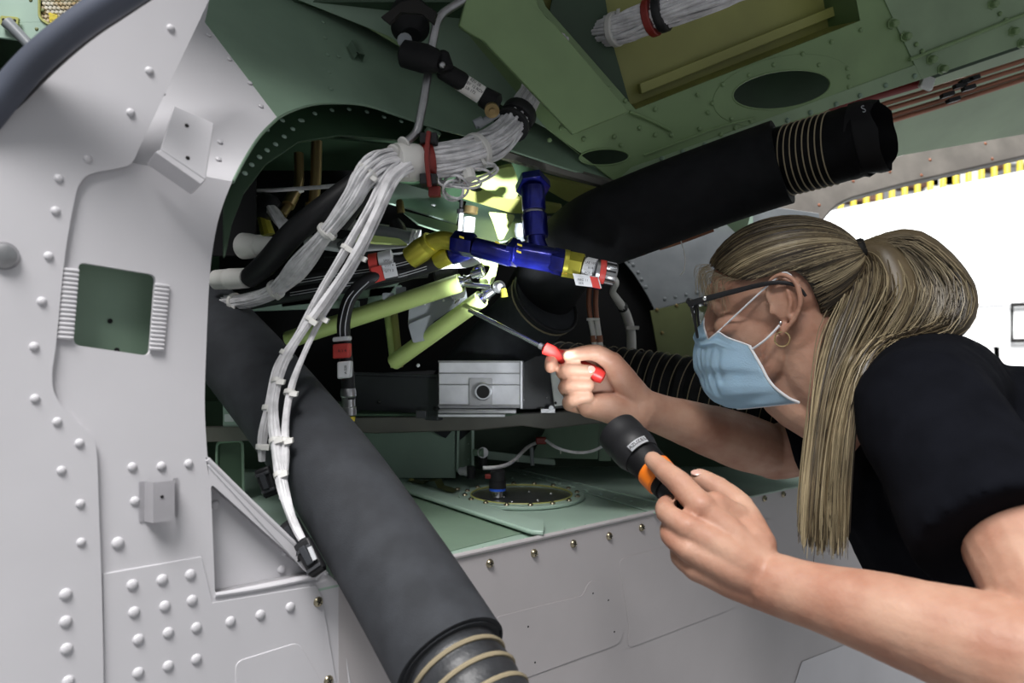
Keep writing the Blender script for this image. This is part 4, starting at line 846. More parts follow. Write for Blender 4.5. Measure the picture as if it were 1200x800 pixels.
# pipes lit behind the harness
def pipe(label, pts, r, m): 
    e = empty('conduit_pipe', pts[0], label, 'pipe'); tube('pipe', pts, r, M[m], e, 14); return e
e = pipe('upper pale conduit pipe behind the white wires with a dark clamp', [P(390, 260, 1.22), P(440, 268, 1.2), P(480, 274, 1.2), P(492, 276, 1.2)], .0085, 'tie')
lathe('pipe_clamp', P(462, 258, 1.18), P(472, 282, 1.18), [(0, .008), (.01, .012), (.03, .012), (.035, .006)], M['rubber'], e, 12)
lathe('pipe_cap', P(468, 234, 1.2), P(470, 250, 1.2), [(0, .004), (.004, .006), (.02, .006)], M['brass'], e, 10)
e = pipe('middle grey conduit pipe ending in white clamp rings below the cyan plates', [P(400, 290, 1.2), P(430, 272, 1.18), P(455, 273, 1.17), P(482, 279, 1.17)], .0095, 'greypl')
for x in (482, 488): lathe('clamp_ring', P(x, 278, 1.17), P(x+4, 279, 1.17), [(0, .0125), (.004, .0125)], M['label'], e, 18)
e = pipe('broad white blade-like duct pointing right beneath the conduits', [P(360, 282, 1.24), P(400, 288, 1.22), P(440, 291, 1.2), P(478, 290, 1.19)], .010, 'label')
e = pipe('slim black tube with a glint under the white blade duct', [P(380, 300, 1.2), P(430, 297, 1.18), P(480, 292, 1.17)], .003, 'rubber')
cyp = empty('mint_plates', P(500, 245, 1.25), 'pale mint plates glimpsed between harness and blue fitting, torch lit', 'plate')
PCY = PL3(P(440, 215, 1.34), P(560, 255, 1.30), P(480, 260, 1.24))
plate('upper_plate', [(440, 212), (500, 206), (540, 238), (535, 262), (480, 244), (436, 232)], PCY, .003, M['mint'], cyp)
plate('lower_plate', [(470, 246), (530, 262), (548, 268), (540, 278), (490, 262)], PCY, .003, M['green'], cyp, off=.02)
plate('side_plate', [(548, 228), (610, 246), (612, 280), (560, 286), (540, 262)], PCY, .003, M['mint'], cyp, off=-.01)
rivets([(508, 240), (466, 268)], PCY, .004, .002, M['alu'], cyp, .003)
plate('green_strip', [(410, 272), (468, 279), (478, 286), (440, 284), (408, 280)], PCY, .003, M['lime'], cyp, off=.03)
fr_ = empty('green_frames', P(420, 350, 1.4), 'bright green frame members behind the hoses, torch lit', 'frame')
PFR = PL((0, 1.38, H), (0, -1, 0))
for q in ([(300, 332), (440, 318), (442, 326), (300, 342)], [(330, 350), (470, 334), (470, 344), (330, 360)], [(250, 352), (330, 344), (420, 352), (420, 360), (250, 366)], [(436, 328), (470, 326), (446, 360), (430, 356)]):
    plate('frame_bar', q, PFR, .012, M['mint'], fr_)
plate('label_card', [(326, 335), (342, 334), (342, 345), (326, 346)], PL((0, 1.2, H), (0, -1, 0)), .0006, M['label'], fr_, bevel=0)
cj = empty('capped_pipe', P(545, 255, 1.2), 'short white capped pipe with a brown band left of the blue riser', 'pipe')
lathe('white_pipe', P(549, 272, 1.18), P(551, 248, 1.18), [(0, .0085), (.022, .0085)], M['label'], cj, 16); lathe('brown_band', P(551, 250, 1.18), P(552, 242, 1.18), [(0, .011), (.010, .011)], M['brass'], cj, 16)
lathe('white_pipe', P(539, 270, 1.18), P(540, 256, 1.18), [(0, .0035), (.03, .0035)], M['label'], cj, 10); lathe('dark_cap', P(540, 250, 1.18), P(541, 234, 1.18), [(0, .006), (.006, .006), (.007, .003), (.02, .003)], M['rubber'], cj, 10)
lathe('nozzle', P(608, 262, 1.17), P(609, 284, 1.17), [(0, .006), (.01, .008), (.02, .006), (.025, .008)], M['greypl'], cj, 12)
# ================= TOOLS =================
sd = empty('screwdriver', P(670, 425, 1.05), 'screwdriver with a red handle and chrome shaft held in the far hand', 'screwdriver')
h0, h1p = P(637, 407, 1.058), P(708, 443, 1.045)
L = (h1p-h0).length
lathe('handle', h0, h1p, [(0, .006), (.002, .0085), (L*.15, .009), (L*.2, .0078), (L*.3, .009), (L*.9, .0102), (L*.98, .0085), (L, .004)], M['red'], sd, 12)
tube('shaft', [h0, P(550, 363, 1.12)], .0033, M['chrome'], sd, 12, 0); lathe('collar', h0+(P(550, 363, 1.12)-h0).normalized()*.0, P(550, 363, 1.12), [(0, .0045), (.006, .0045)], M['steel'], sd, 12)
fl_ = empty('flashlight', P(745, 525, .84), 'black flashlight with a white label and orange band held in the near hand', 'flashlight')
t0 = P(726, 508, .865); t1 = P(818, 606, .77); td = (t1-t0).normalized()
lathe('head', t0-td*.004, t1, [(0, .020), (0.001, .0238), (.012, .0245), (.022, .0236), (.024, .0245), (.036, .0238), (.046, .0205)], M['rubber'], fl_, 32)
lathe('barrel', t0+td*.040, t1, [(0, .0200), (.004, .0195), (.022, .0185), (.026, .0165), (.038, .0160), (.040, .0170), (.048, .0170)], M['black'], fl_, 28)
lathe('orange_band', t0+td*.060, t1, [(0, .0175), (.002, .0192), (.018, .0188), (.020, .0165)], M['orange'], fl_, 28)
lathe('handle_tube', t0+td*.072, t1, [(0, .0150), (.06, .0145), (.062, .012)], M['rubber'], fl_, 24)
ln = M['label'].copy(); ln.name = 'lamp_glow'; b_ = ln.node_tree.nodes['Principled BSDF']; b_.inputs['Emission Color'].default_value = (.9, .95, 1, 1); b_.inputs['Emission Strength'].default_value = 12; M['glow'] = ln
lathe('lamp_lens', t0-td*.005, t0, [(0, .020), (.002, .020)], ln, fl_, 24)
# label band on the head's rear
vcam = V((0, 0, H))-t0; s_ = td.cross(vcam).normalized(); f_ = s_.cross(td).normalized()
bm = bmesh.new(); rr_ = .0253; cc = t0+td*.0395; A = []; B = []
for i in range(11):
    a = math.radians(-8+52*i/10); r_ = (f_*math.cos(a)+s_*math.sin(a)*-1)
    A.append(bm.verts.new(cc+r_*rr_*.985-td*.004)); B.append(bm.verts.new(cc+r_*rr_*.94+td*.004))
for i in range(10): bm.faces.new([A[i], A[i+1], B[i+1], B[i]])
bmesh.ops.solidify(bm, geom=list(bm.faces), thickness=.0004); bmobj('paper_label', bm, M['label'], fl_)
for i, ch in enumerate('AZUZEL'):
    a = math.radians(-3+8.4*i); r_ = (f_*math.cos(a)-s_*math.sin(a)); tn = -(f_*math.sin(a)+s_*math.cos(a))
    text('lettering', ch, cc+r_*rr_*.975+r_*.0004, -tn if tn.z < 0 else tn, -td, .0058, M['ink'], fl_)
sl_ = bpy.data.lights.new('torch_beam', 'SPOT'); sl_.energy = 55; sl_.spot_size = math.radians(27); sl_.spot_blend = .6; sl_.shadow_soft_size = .012; sl_.color = (.93, .97, 1)
so = bpy.data.objects.new('torch_beam', sl_); C.objects.link(so); so.location = t0-td*.012; sp2 = bpy.data.lights.new('torch_spill', 'SPOT'); sp2.energy = 2.6; sp2.spot_size = math.radians(82); sp2.spot_blend = .8; sp2.shadow_soft_size = .02; sp2.color = (.93, .97, 1); so2 = bpy.data.objects.new('torch_spill', sp2); C.objects.link(so2); so2.location = t0-td*.012; so2.rotation_euler = (P(560, 330, 1.2)-so2.location).to_track_quat('-Z', 'Y').to_euler(); so.rotation_euler = (P(582, 302, 1.15)-so.location).to_track_quat('-Z', 'Y').to_euler()
# ================= PERSON =================
pe = empty('person', (1.02, .85, 0), 'woman with blond ponytail, glasses and blue face mask, in a black shirt, leaning in', 'person')
Fw = V((-.90, .42, -.10)).normalized(); Sd = V((Fw.y, -Fw.x, 0)); Sd = V((-.42, -.90, 0)); Sd = (Sd-Fw*Sd.dot(Fw)).normalized(); Up = Fw.cross(Sd).normalized()
if Up.z < 0: Up = -Up
O = P(914, 361, .928)-Sd*.076
def HL(f, u, s): return O+Fw*f+Up*u+Sd*s
Rh = Matrix((Fw, Up, Sd)).transposed()
def ellips(bm, c, rad, rot, n=24):
    res = bmesh.ops.create_uvsphere(bm, u_segments=n, v_segments=n//2, radius=1)
    m = Matrix.Translation(c) @ rot.to_4x4() @ Matrix.Diagonal((*rad, 1)); bmesh.ops.transform(bm, matrix=m, verts=res['verts'])
def chain(bm, pts, rad, sides=18, n=0):
    pts = [V(p) for p in pts]
    if n and len(pts) > 2:
        rad = [q.x for q in spline([V((x, 0, 0)) for x in rad], n)]; pts = spline(pts, n)
    tube_bm(bm, pts, rad, sides)
    for p, r in ((pts[0], rad[0]), (pts[-1], rad[-1])): ellips(bm, p, (r, r, r), Matrix.Identity(3), 14)
def remesh(bm, name, vox, m, parent, smooth=6, fac=.5, shape=None):
    bmesh.ops.recalc_face_normals(bm, faces=bm.faces)
    me = bpy.data.meshes.new(name); bm.to_mesh(me); bm.free(); o = bpy.data.objects.new('tmp', me); C.objects.link(o)
    r = o.modifiers.new('r', 'REMESH'); r.mode = 'VOXEL'; r.voxel_size = vox
    if smooth: s = o.modifiers.new('s', 'SMOOTH'); s.factor = fac; s.iterations = smooth
    dg = bpy.context.evaluated_depsgraph_get(); dg.update()
    m2 = bpy.data.meshes.new_from_object(o.evaluated_get(dg)); bpy.data.objects.remove(o); m2.name = name
    if shape:
        import numpy as np
        n = len(m2.vertices); co_ = np.empty(n*3); m2.vertices.foreach_get('co', co_); no_ = np.empty(n*3); m2.vertices.foreach_get('normal', no_)
        co_ = co_.reshape(-1, 3); no_ = no_.reshape(-1, 3)
        for i in range(n): co_[i] += no_[i]*shape(V(co_[i]))
        m2.vertices.foreach_set('co', co_.ravel()); m2.update()
    return link(name, m2, m, parent)
bm = bmesh.new()
# head
ellips(bm, HL(.000, .034, 0), (.092, .075, .072), Rh)
ellips(bm, HL(.020, .025, 0), (.070, .070, .070), Rh)
ellips(bm, HL(.040, -.02, 0), (.052, .068, .060), Rh)
ellips(bm, HL(.045, -.060, 0), (.045, .050, .052), Rh)
ellips(bm, HL(.066, -.092, 0), (.026, .022, .026), Rh, 16)     # chin
for s in (-1, 1):
    chain(bm, [HL(.010, -.040, s*.050), HL(.018, -.066, s*.046), HL(.042, -.088, s*.034), HL(.066, -.098, s*.014)], [.014, .015, .014, .013], 12, 3)   # jaw
    ellips(bm, HL(-.012, -.030, s*.044), (.030, .036, .020), Rh, 16)
    ellips(bm, HL(.062, -.012, s*.044), (.022, .018, .018), Rh, 14)     # cheek
    chain(bm, [HL(.086, .032, s*.012), HL(.083, .036, s*.032), HL(.070, .032, s*.050)], [.008, .008, .007], 10, 3)   # brow
    ellips(bm, HL(.076, .014, s*.031), (.0125, .0125, .0135), Rh, 14)   # eye ball
chain(bm, [HL(.086, .022, 0), HL(.096, .002, 0), HL(.101, -.018, 0)], [.008, .008, .0095], 12, 3)
for s in (-1, 1): ellips(bm, HL(.093, -.022, s*.011), (.009, .007, .007), Rh, 12)
ellips(bm, HL(.090, -.050, 0), (.012, .006, .022), Rh, 14); ellips(bm, HL(.088, -.062, 0), (.012, .007, .019), Rh, 14)
# ear (both sides)
for s in (-1, 1):
    ho = spline([HL(.008, .002, s*.072), HL(.012, .016, s*.075), HL(.008, .032, s*.079), HL(-.006, .038, s*.082), HL(-.020, .028, s*.084), HL(-.024, .008, s*.084), HL(-.018, -.010, s*.081), HL(-.006, -.024, s*.077), HL(.003, -.030, s*.074), HL(.006, -.020, s*.072)], 4)
    tube_bm(bm, ho, [.0032]*len(ho), 10)
    ellips(bm, HL(-.006, .010, s*.0725), (.018, .028, .0045), Rh, 18)
    chain(bm, [HL(-.010, .022, s*.078), HL(-.013, .006, s*.0795), HL(-.008, -.010, s*.077)], [.0025, .003, .003], 8, 3)
    ellips(bm, HL(.000, -.025, s*.0735), (.008, .0095, .004), Rh, 12)
    ellips(bm, HL(.010, -.002, s*.0745), (.0035, .006, .003), Rh, 10)
# neck
NK = V((.485, .935, H-.085))
chain(bm, [HL(-.026, .0, .0), HL(-.020, -.05, .0), (HL(-.024, -.06, 0)+NK)/2+V((-.008, 0, -.012)), NK], [.056, .060, .062, .068], 24, 4)
chain(bm, [HL(.02, -.075, .02), HL(0, -.12, .01), NK+V((-.03, 0, -.05))], [.030, .030, .03], 16, 4)
# shoulders, torso core
SN = P(1082, 482, .80); SF = V((.56, 1.08, H-.10))
EN = P(1272, 792, .565); WN = P(907, 684, .715)
EF = P(908, 530, 1.16); WF = P(752, 478, 1.055)
HIP = V((1.0, .88, 1.02))
chain(bm, [SN, (SN+SF)/2+V((.03, 0, .0)), SF], [.045, .055, .045], 20, 4)
chain(bm, [(SN+SF)/2+V((.04, 0, -.03)), V((.72, .93, 1.17)), V((.9, .9, 1.08)), HIP], [.09, .10, .09, .10], 24, 5)
# near arm
chain(bm, [SN, SN.lerp(EN, .5)+V((.01, 0, .005)), EN], [.050, .045, .040], 22, 5)
fa = EN.lerp(WN, .5)
chain(bm, [EN, EN.lerp(WN, .22)+V((0, 0, -.002)), EN.lerp(WN, .55), EN.lerp(WN, .85), WN], [.040, .0435, .036, .0285, .0275], 24, 6)
ax = (WN-EN).normalized()
# near hand (left): back of the hand to camera
K = [P(822, 594, .738), P(807, 619, .725), P(807, 644, .722), P(815, 666, .728)]
Wr = [WN+V((-.005, .004, .012)), WN+V((-.003, 0, .004)), WN+V((0, 0, -.004)), WN+V((0, .003, -.012))]
for i in range(4):
    chain(bm, [Wr[i], Wr[i].lerp(K[i], .5)+V((0, -.002+.003*(i in (0, 3)), 0)), K[i]], [.0165, .0155, .0115], 16, 4)
ellips(bm, (K[1]+K[2]+WN*1.2)/3.2+V((0, .012, 0)), (.034, .016, .030), Matrix.Identity(3), 20)
def finger(pts, rad, nail=None):
    chain(bm, pts, rad, 14, 5)
    for p, r in zip(pts[1:-1], rad[1:-1]): ellips(bm, V(p), (r*1.06,)*3, Matrix.Identity(3), 12)
finger([K[0], P(796, 566, .764), P(779, 551, .781), P(765, 539, .795)], [.0138, .0118, .0106, .0094])
chain(bm, [P(862, 606, .750), P(838, 590, .745)], [.014, .012], 12)
finger([K[1], P(781, 600, .748), P(784, 590, .782), P(802, 590, .808)], [.0120, .0102, .0090, .0082])
finger([K[2], P(786, 627, .742), P(789, 612, .775), P(808, 606, .800)], [.0115, .0098, .0088, .0080])
finger([K[3], P(797, 652, .742), P(799, 636, .770), P(815, 626, .795)], [.0108, .0090, .0080, .0074])
# thumb behind the torch
finger([P(886, 640, .735), P(866, 594, .768), P(842, 573, .79), P(820, 560, .803)], [.0190, .0142, .0118, .0098])
chain(bm, [P(880, 635, .735), P(858, 606, .755)], [.018, .014], 14)
# far arm
chain(bm, [SF, SF.lerp(EF, .5), EF], [.050, .045, .040], 20, 5)
chain(bm, [EF, EF.lerp(WF, .28), EF.lerp(WF, .62), EF.lerp(WF, .88), WF], [.038, .0405, .033, .0262, .0255], 24, 6)
# far hand (right): palm side to camera, fist
Kf = [P(706, 428, 1.075), P(700, 444, 1.085), P(700, 460, 1.085), P(703, 475, 1.078)]
for i, k in enumerate(Kf): chain(bm, [WF+V((-.004, .004, .012-.008*i)), k], [.020, .0135], 16)
chain(bm, [WF+V((-.004, -.004, -.010)), P(714, 478, 1.045), P(690, 476, 1.052)], [.021, .020, .0155], 18, 4)
chain(bm, [WF+V((-.004, -.002, .008)), P(728, 440, 1.045), P(718, 424, 1.045)], [.021, .0175, .014], 18, 4)
ellips(bm, P(712, 456, 1.072), (.028, .013, .032), Matrix.Identity(3), 20)
finger([P(720, 426, 1.045), P(700, 414, 1.040), P(682, 414, 1.036), P(666, 416, 1.034)], [.0135, .0112, .0098, .0082])     # thumb
finger([Kf[0], P(672, 418, 1.085), P(650, 418, 1.068), P(645, 430, 1.040)], [.012, .0100, .0092, .0085])
finger([P(690, 446, 1.080), P(661, 438, 1.066), P(664, 433, 1.036), P(690, 434, 1.030)], [.0105, .0095, .0088, .0082])
finger([P(690, 462, 1.080), P(663, 455, 1.066), P(668, 451, 1.037), P(690, 451, 1.031)], [.0105, .0098, .0088, .0080])
finger([P(692, 478, 1.076), P(668, 473, 1.064), P(672, 468, 1.038), P(690, 465, 1.034)], [.0105, .0098, .0088, .0076])
def skin_shape(p):
    return noise.noise(p*28)*.0010+noise.noise(p*90)*.0003
body = remesh(bm, 'body', .0021, M['skin'], pe, 5, .5, skin_shape)
# nails
def nail(p, n, d, l, wd):
    bm = bmesh.new(); n = V(n).normalized(); d = V(d); d = (d-n*d.dot(n)).normalized(); s = d.cross(n)
    ellips(bm, V(p), (l, wd, .0012), Matrix((d, s, n)).transposed(), 14); bmobj('fingernail', bm, M['nail'], pe)
nail(P(693, 432.5, 1.0232), (.1, -1, .2), (1, 0, -.1), .0052, .0048)
nail(P(816, 553.5, .7985), (-.2, -.5, .85), (-1, .1, .45), .0055, .0045)
# shirt
bm = bmesh.new()
SH = (SN+SF)/2
chain(bm, [SN+V((.0, 0, .004)), SH+V((.015, 0, .012)), SF], [.066, .082, .066], 26, 5)
chain(bm, [SH+V((.05, -.01, -.095)), V((.68, .90, 1.150)), V((.86, .88, 1.08)), HIP+V((-.04, 0, .04))], [.150, .158, .145, .150], 30, 6)
chain(bm, [SN+V((.05, .03, -.06)), SN+V((.10, .05, -.14))], [.075, .085], 22)
chain(bm, [SF+V((-.01, -.02, -.02)), SH+V((.02, .02, -.09))], [.085, .11], 22)
chain(bm, [NK+V((.02, 0, -.02)), SH+V((.03, 0, .0))], [.068, .08], 22)
# sleeves, flat ended
def sleeve(a, b, r0, r1, f):
    e = a.lerp(b, f); tube_bm(bm, spline([a, a.lerp(b, f*.5), e], 5), [r0, (r0+r1)/2, r1], 26)
sleeve(SN, EN, .066, .071, .58); sleeve(SF, EF, .068, .056, .86)
def fold(p):
    return .0035*noise.noise(V((p.x*9, p.y*9, p.z*22)))+.0030*abs(noise.noise(V((p.x*14+5, p.y*10, p.z*9))))+.0006*noise.noise(p*60)
remesh(bm, 'shirt', .0045, M['shirt'], pe, 8, .5, fold)
# trousers and shoes, outside the frame
bm = bmesh.new()
ellips(bm, HIP+V((0, 0, -.03)), (.15, .16, .14), Matrix.Identity(3))
for s in (-1, 1):
    chain(bm, [HIP+V((.02, s*.085, -.05)), V((.98, .88+s*.10, .52)), V((1.05, .88+s*.11, .09))], [.095, .068, .052], 20, 4)
remesh(bm, 'trousers', .008, M['denim'], pe, 5)
for s in (-1, 1):
    bm = bmesh.new(); c = V((1.0, .88+s*.11, .045)); ellips(bm, c+V((-.03, 0, 0)), (.13, .048, .04), Matrix.Identity(3)); ellips(bm, c+V((.05, 0, .03)), (.055, .045, .06), Matrix.Identity(3))
    remesh(bm, 'shoe', .006, M['rubber'], pe, 4)
# ---- mask ----
bm = bmesh.new(); NB, NA = 40, 72; G = []
def prof(b):      # b 0 top .. 1 bottom: midline (f,u) and side corner (f,u)
    mid = spline([V((.102, .004, 0)), V((.115, -.020, 0)), V((.119, -.050, 0)), V((.112, -.088, 0)), V((.092, -.112, 0)), V((.070, -.118, 0))], 8)
    side = spline([V((.040, -.040, 0)), V((.030, -.062, 0)), V((.020, -.086, 0)), V((.004, -.104, 0)), V((-.008, -.112, 0))], 8)
    def sa(l, t): j = min(int(t*(len(l)-1)), len(l)-2); return l[j].lerp(l[j+1], t*(len(l)-1)-j)
    return sa(mid, b), sa(side, b)
for j in range(NB+1):
    b = j/NB; m_, s_ = prof(b); rowv = []
    for i in range(NA+1):
        a = -1+2*i/NA; q = abs(a); k = q**1.9
        f = m_.x*(1-k)+s_.x*k; u = m_.y*(1-q**1.3)+s_.y*q**1.3
        smax = .069 if b < .55 else .069-.012*(b-.55)/.45
        s = math.copysign(smax*math.sin(min(1, q)*math.pi/2)**.9, a)
        if b < .3: u -= .020*math.sin(min(1, q/.62)*math.pi)**1.2*(1-b/.3)                 # dip below the eye
        pz = (b*3.6+.1+.5*q) % 1; pl_ = .0055*(pz-1.0*(pz > .82)*(pz-.82)/.18*pz)*(1-q**5)*(b > .12)*(1.1-b*.5)     # pleats
        for a0, sl0, b0, b1 in ((.34, .05, .12, .62), (.46, -.06, .14, .50), (.58, -.16, .16, .70), (.70, -.20, .18, .55), (.22, .10, .2, .6)):
            if b0 < b < b1: pl_ -= .0042*math.exp(-((a-(a0+sl0*b))/.035)**2)*math.sin((b-b0)/(b1-b0)*math.pi)**.5
        pl_ += .0014*noise.noise(V((a*4, b*5, 1)))+.0016*math.sin(a*18+b*6)*max(0, .35-b)*2
        rowv.append(bm.verts.new(HL(f+pl_*(1-q*.5), u, s+math.copysign(min(q*1.6, 1), a)*pl_)))
    G.append(rowv)
for j in range(NB):
    for i in range(NA): bm.faces.new([G[j][i], G[j][i+1], G[j+1][i+1], G[j+1][i]])
edge_top = [v.co.copy() for v in G[0]]; edge_n = [r[-1].co.copy() for r in G]; edge_f = [r[0].co.copy() for r in G]; edge_b = [v.co.copy() for v in G[-1]]
bmesh.ops.solidify(bm, geom=list(bm.faces), thickness=.0012)
mk = bmobj('face_mask', bm, M['mask'], pe, True, 180); mk['label'] = 'light blue pleated surgical mask'
for e_, r_ in ((edge_n, .0018), (edge_f, .0018), (edge_top, .0010), (edge_b, .0010)): tube('mask_edging', e_, r_, M['maskwhite'], mk, 8, 0)
for s, ed in ((1, edge_n), (-1, edge_f)):
    lo_, tp = ed[3], edge_top[int(NA*(.5+.30*s))]
    tube('ear_loop', [tp, tp.lerp(HL(.006, .030, s*.080), .5)+Sd*s*.004, HL(.004, .032, s*.081), HL(-.012, .040, s*.076), HL(-.028, .015, s*.074)], .0011, M['maskwhite'], mk, 8, 5)
    tube('ear_loop', [lo_, HL(.018, -.034, s*.080), HL(.002, -.020, s*.080)], .0014, M['maskwhite'], mk, 8, 4)
# ---- glasses ----
gl = bpy.data.objects.new('glasses', None); C.objects.link(gl); gl['_w'] = tuple(O); gl.location = (0, 0, 0); gl.parent = pe; gl.matrix_parent_inverse = Matrix.Translation(-V(pe['_w']))
gl['_w'] = (0, 0, 0); gl['label'] = 'black-framed clear glasses'
for s in (-1, 1):
    tube('temple', [HL(-.030, .010, s*.079), HL(-.020, .024, s*.081), HL(.006, .030, s*.083), HL(.050, .026, s*.077), HL(.088, .021, s*.073), HL(.106, .018, s*.068)], [.0018, .0022, .0028, .0034, .0040, .0044], M['rubber'], gl, 8, 4)
    lc = [(.112, .022, .010), (.112, .026, .036), (.106, .022, .067), (.102, .002, .068), (.104, -.018, .050), (.109, -.022, .026), (.113, -.008, .012)]
    tube('lens_rim', [HL(f, u, s*q) for f, u, q in lc], .0016, M['rubber'], gl, 8, 4, closed=True)
    tube('brow_bar', [HL(.114, .022, s*.010), HL(.113, .025, s*.036), HL(.107, .021, s*.069)], .0030, M['rubber'], gl, 8, 4)
    bm = bmesh.new(); vs = [bm.verts.new(HL(f, u, s*q)) for f, u, q in [(p.x, p.y, p.z) for p in spline([V(x) for x in lc], 4, True)]]
    c_ = bm.verts.new(HL(.111, .002, s*.038))
    for i in range(len(vs)): bm.faces.new([vs[i], vs[(i+1) % len(vs)], c_])
    bmesh.ops.solidify(bm, geom=list(bm.faces), thickness=.0008); bmobj('lens', bm, M['lens'], gl)
    dome('hinge', HL(.085, .022, s*.0762), Sd*s, .003, .0015, M['chrome'], gl)
tube('bridge', [HL(.113, .018, .011), HL(.117, .020, 0), HL(.113, .018, -.011)], .0018, M['rubber'], gl, 8, 4)
# ---- earrings ----
er = HL(.001, -.036, .077)
tube('hoop_earring', [er+Fw*.0085*math.cos(t)+Up*.0085*math.sin(t) for t in [2*math.pi*i/20 for i in range(20)]], .0009, M['goldring'], pe, 8, 0, closed=True)
dome('stud_earring', HL(.001, -.017, .0765), Sd, .0022, .0018, M['chrome'], pe)
dome('hair_tattoo_spot', HL(-.026, .0, .0735), Sd, .0001, .0001, M['skin'], pe) if False else None
# ---- hair ----
HC = HL(.0, .034, 0); HRr = (.097, .080, .0775)
TIE = P(1012, 296, .955)
def skull(d, k=1.0): return HC+(Fw*d.x*HRr[0]+Up*d.y*HRr[1]+Sd*d.z*HRr[2])*k
def dirof(p): q = p-HC; return V((q.dot(Fw)/HRr[0], q.dot(Up)/HRr[1], q.dot(Sd)/HRr[2])).normalized()
tdir = dirof(TIE)
def slerp(a, b, t):
    w_ = math.acos(max(-1, min(1, a.dot(b)))); 
    return a if w_ < 1e-4 else (a*math.sin((1-t)*w_)+b*math.sin(t*w_))/math.sin(w_)
hb = bmesh.new()
def strand(pts, r, mi, n=3):
    p = spline(pts, n); L = len(p); tube_bm(hb, p, [r*(.5+.5*min(1, (1-i/(L-1))*5))*(.6+.4*min(1, i/(L-1)*6)) for i in range(L)], 4, False, mi)
def hsh(*k): return random.Random(repr(k)).random()
def pick(w_): return random.choices(range(4), w_)[0]
# hair line (f,u) side outline in head-local coordinates for |s| large: forehead -> temple -> above ear -> nape
line = spline([V((.088, .072, .0)), V((.084, .066, .030)), V((.072, .054, .055)), V((.054, .044, .068)), V((.034, .038, .074)), V((.014, .040, .078)), V((-.014, .044, .078)), V((-.034, .028, .076)), V((-.044, .0, .068)), V((-.052, -.026, .056)), V((-.064, -.040, .032)), V((-.068, -.044, 0))], 20)
cap = bmesh.new()
rowsn = 14; rg = []
for s in (1, -1):
    for k in range(rowsn+1):
        rowv = []
        for q in line:
            d = dirof(HL(q.x, q.y, q.z*s)); dd_ = slerp(d, tdir, k/rowsn)
            rowv.append(cap.verts.new(skull(dd_, .985)))
        rg.append(rowv)
for s in (0, 1):
    for k in range(rowsn):
        A, B = rg[s*(rowsn+1)+k], rg[s*(rowsn+1)+k+1]
        for i in range(len(A)-1): cap.faces.new([A[i], A[i+1], B[i+1], B[i]])
hr = bpy.data.objects.new('hair', None); C.objects.link(hr); hr.parent = pe; hr.matrix_parent_inverse = Matrix.Translation(-V(pe['_w'])); hr['_w'] = (0, 0, 0); hr['label'] = 'streaked blond hair tied in a ponytail'
bmobj('scalp_hair', cap, M['hairdark'], hr)
for i in range(3000):
    s = random.choice((1, 1, -1)); li = int(random.random()*(len(line)-1)); q = line[li]
    d0 = dirof(HL(q.x, q.y, q.z*s)); k0 = random.random()**1.8*.6; lift = 1.0+random.random()*.035; wv = random.uniform(-.05, .05); ph = random.random()*6
    pts = []
    for j in range(8):
        t = k0+(1-k0)*j/7; d = slerp(d0, tdir, t); d = (d+V((0, wv*math.sin(t*3+ph), wv*.7*math.cos(t*4+ph)))*(1-t)).normalized()
        pts.append(skull(d, lift+.02*math.sin(t*3.1)))
    cl = hsh(s, li//9, int(k0*2.5))
    strand(pts, .00055, pick([5, 9, .2, .8] if cl < .5 else ([6, 3, .6, 2] if cl < .74 else [2, 1, 5, 5])), 2)
# flyaway strands on the forehead
for i in range(110):
    q = line[random.randint(8, 70)]; p = HL(q.x, q.y, q.z); e_ = p+Fw*random.uniform(.004, .022)-Up*random.uniform(.01, .045)+Sd*random.uniform(-.01, .01)
    strand([p, p.lerp(e_, .4)+Fw*.008+Up*.006, e_], .00022, 3, 4)
bmobj('hair_strands', hb, [M['hairmid'], M['hairdark'], M['hairblond'], M['hairash']], hr)['kind'] = 'stuff'
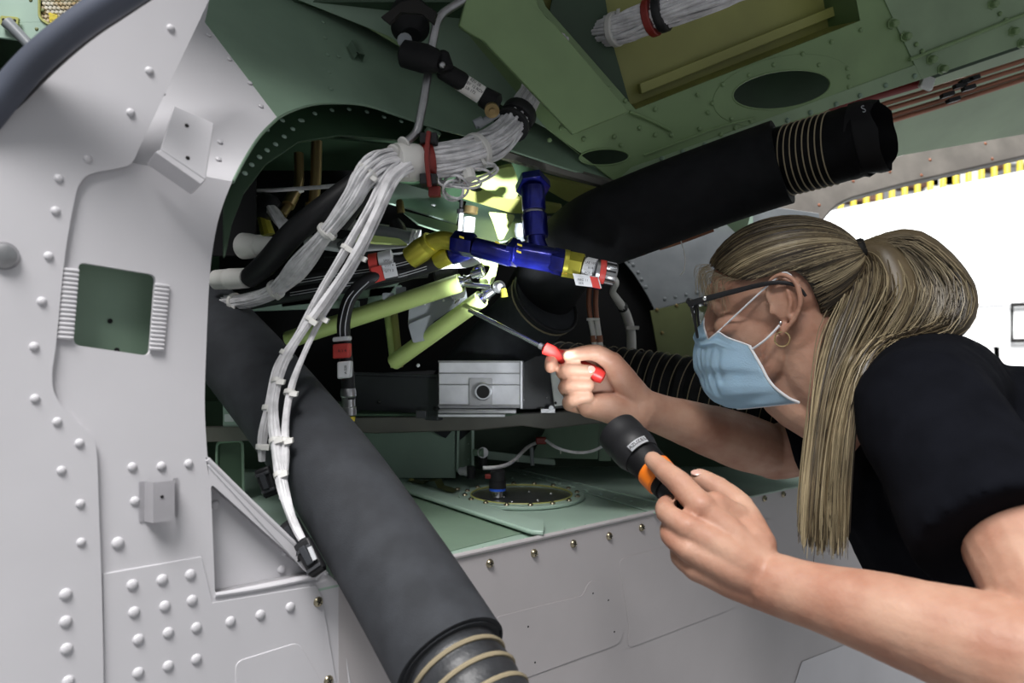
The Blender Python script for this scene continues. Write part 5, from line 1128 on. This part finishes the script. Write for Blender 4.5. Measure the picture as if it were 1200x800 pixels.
# ponytail
hb = bmesh.new()
def lerpl(A, B, q): return [a.lerp(b, q) for a, b in zip(A, B)]
inner = [P(1004, 296, .955), P(1006, 316, .945), P(996, 350, .925), P(976, 400, .90), P(962, 450, .885), P(952, 510, .875), P(944, 570, .865), P(938, 638, .86)]
mid_ = [P(1010, 290, .955), P(1038, 300, .94), P(1046, 345, .92), P(1020, 395, .90), P(993, 440, .875), P(975, 505, .865), P(966, 575, .855), P(964, 648, .85)]
outer_ = [P(1012, 288, .955), P(1065, 286, .95), P(1116, 336, .935), P(1106, 386, .915), P(1035, 402, .885), P(1004, 448, .865), P(992, 540, .852), P(988, 652, .845)]
outl = [P(1014, 288, .955), P(1072, 284, .955), P(1124, 338, .95), P(1117, 382, .94), P(1072, 399, .925), P(1058, 400, .92)]
for i in range(3000):
    q = random.random()
    if q < .5: base_ = lerpl(inner, mid_, q*2)
    else: base_ = lerpl(mid_, outer_, (q-.5)*2)
    dY = random.gauss(0, .5); jit = V((random.gauss(0, .35), dY, random.gauss(0, .35)))
    cq = round(q*9)/9+.03*math.sin(round(q*9)*5); clump = lerpl(inner, mid_, cq*2) if cq < .5 else lerpl(mid_, outer_, (cq-.5)*2)
    fall = random.random(); nkeep = 8 if fall > .25 else random.choice((6, 7))
    pts = []
    for j, p in enumerate(base_[:nkeep]):
        wd = [.10, .7, 1.2, 1.2, .9, .8, .9, .9][j]*.014
        pts.append(p+jit*wd+V((noise.noise(V((i*.37, j*.8, 0)))*.005, 0, noise.noise(V((j*.8, i*.37, 3)))*.004)))
    for j in range(4, len(pts)): pts[j] = pts[j].lerp(V((clump[j].x, pts[j].y, pts[j].z)), [0, 0, 0, 0, .2, .45, .65, .9][j])
    cut = min(1, .25*random.random()+.9*hsh('c', int(q*26), int(dY*3+9))**1.3)
    if nkeep == 8: pts[-1] = pts[-1].lerp(pts[-2], .62*cut)
    g_ = hsh(int(q*15), int(dY*2+9))
    strand(pts, .0006, pick([5, 6, .4, 1.5] if g_ < .36 else ([4, 1.2, 2.5, 5] if g_ < .66 else [1.5, .5, 7, 4])), 3)
for i in range(900):
    q = random.random(); base_ = [a.lerp(b, q**.6) for a, b in zip([mid_[0], mid_[1], P(1060, 338, .93), P(1055, 376, .92), P(1040, 394, .91), P(1030, 400, .91)], outl)]
    jit = V((random.gauss(0, .4), random.gauss(0, .8), random.gauss(0, .4)))
    pts = [p+jit*[.1, .8, 1.1, 1.1, 1, 1][j]*.012 for j, p in enumerate(base_)]
    strand(pts, .0006, pick([4, 1.2, 4, 6]), 3)
for i in range(50):   # fine stray hairs
    q = random.random(); b2_ = lerpl(mid_, outer_, .6+q*.7)[:random.choice((3, 4))]
    strand([p+V((random.gauss(0, .006), random.gauss(0, .01), random.gauss(0, .006)+.003*j)) for j, p in enumerate(b2_)], .00022, 3, 4)
bmobj('ponytail', hb, [M['hairmid'], M['hairdark'], M['hairblond'], M['hairash']], hr)['kind'] = 'stuff'
bm = bmesh.new()
chain(bm, lerpl(inner, outer_, .45)[:5], [.008, .022, .026, .022, .018], 16, 4)
for q in (.2, .5, .8): chain(bm, lerpl(inner, outer_, q)[3:8], [.014, .012, .009, .007, .003], 12, 3)
chain(bm, outl[:5], [.008, .016, .018, .016, .010], 14, 4)
remesh(bm, 'ponytail_core', .004, M['hairmid'], hr, 4)
lathe('hair_tie', P(1004, 296, .958), P(1016, 292, .953), [(0, .013), (.003, .0155), (.009, .0155), (.012, .013)], M['dark'], hr, 16)
for o_ in list(bpy.data.objects):
    if '_w' in o_: del o_['_w']
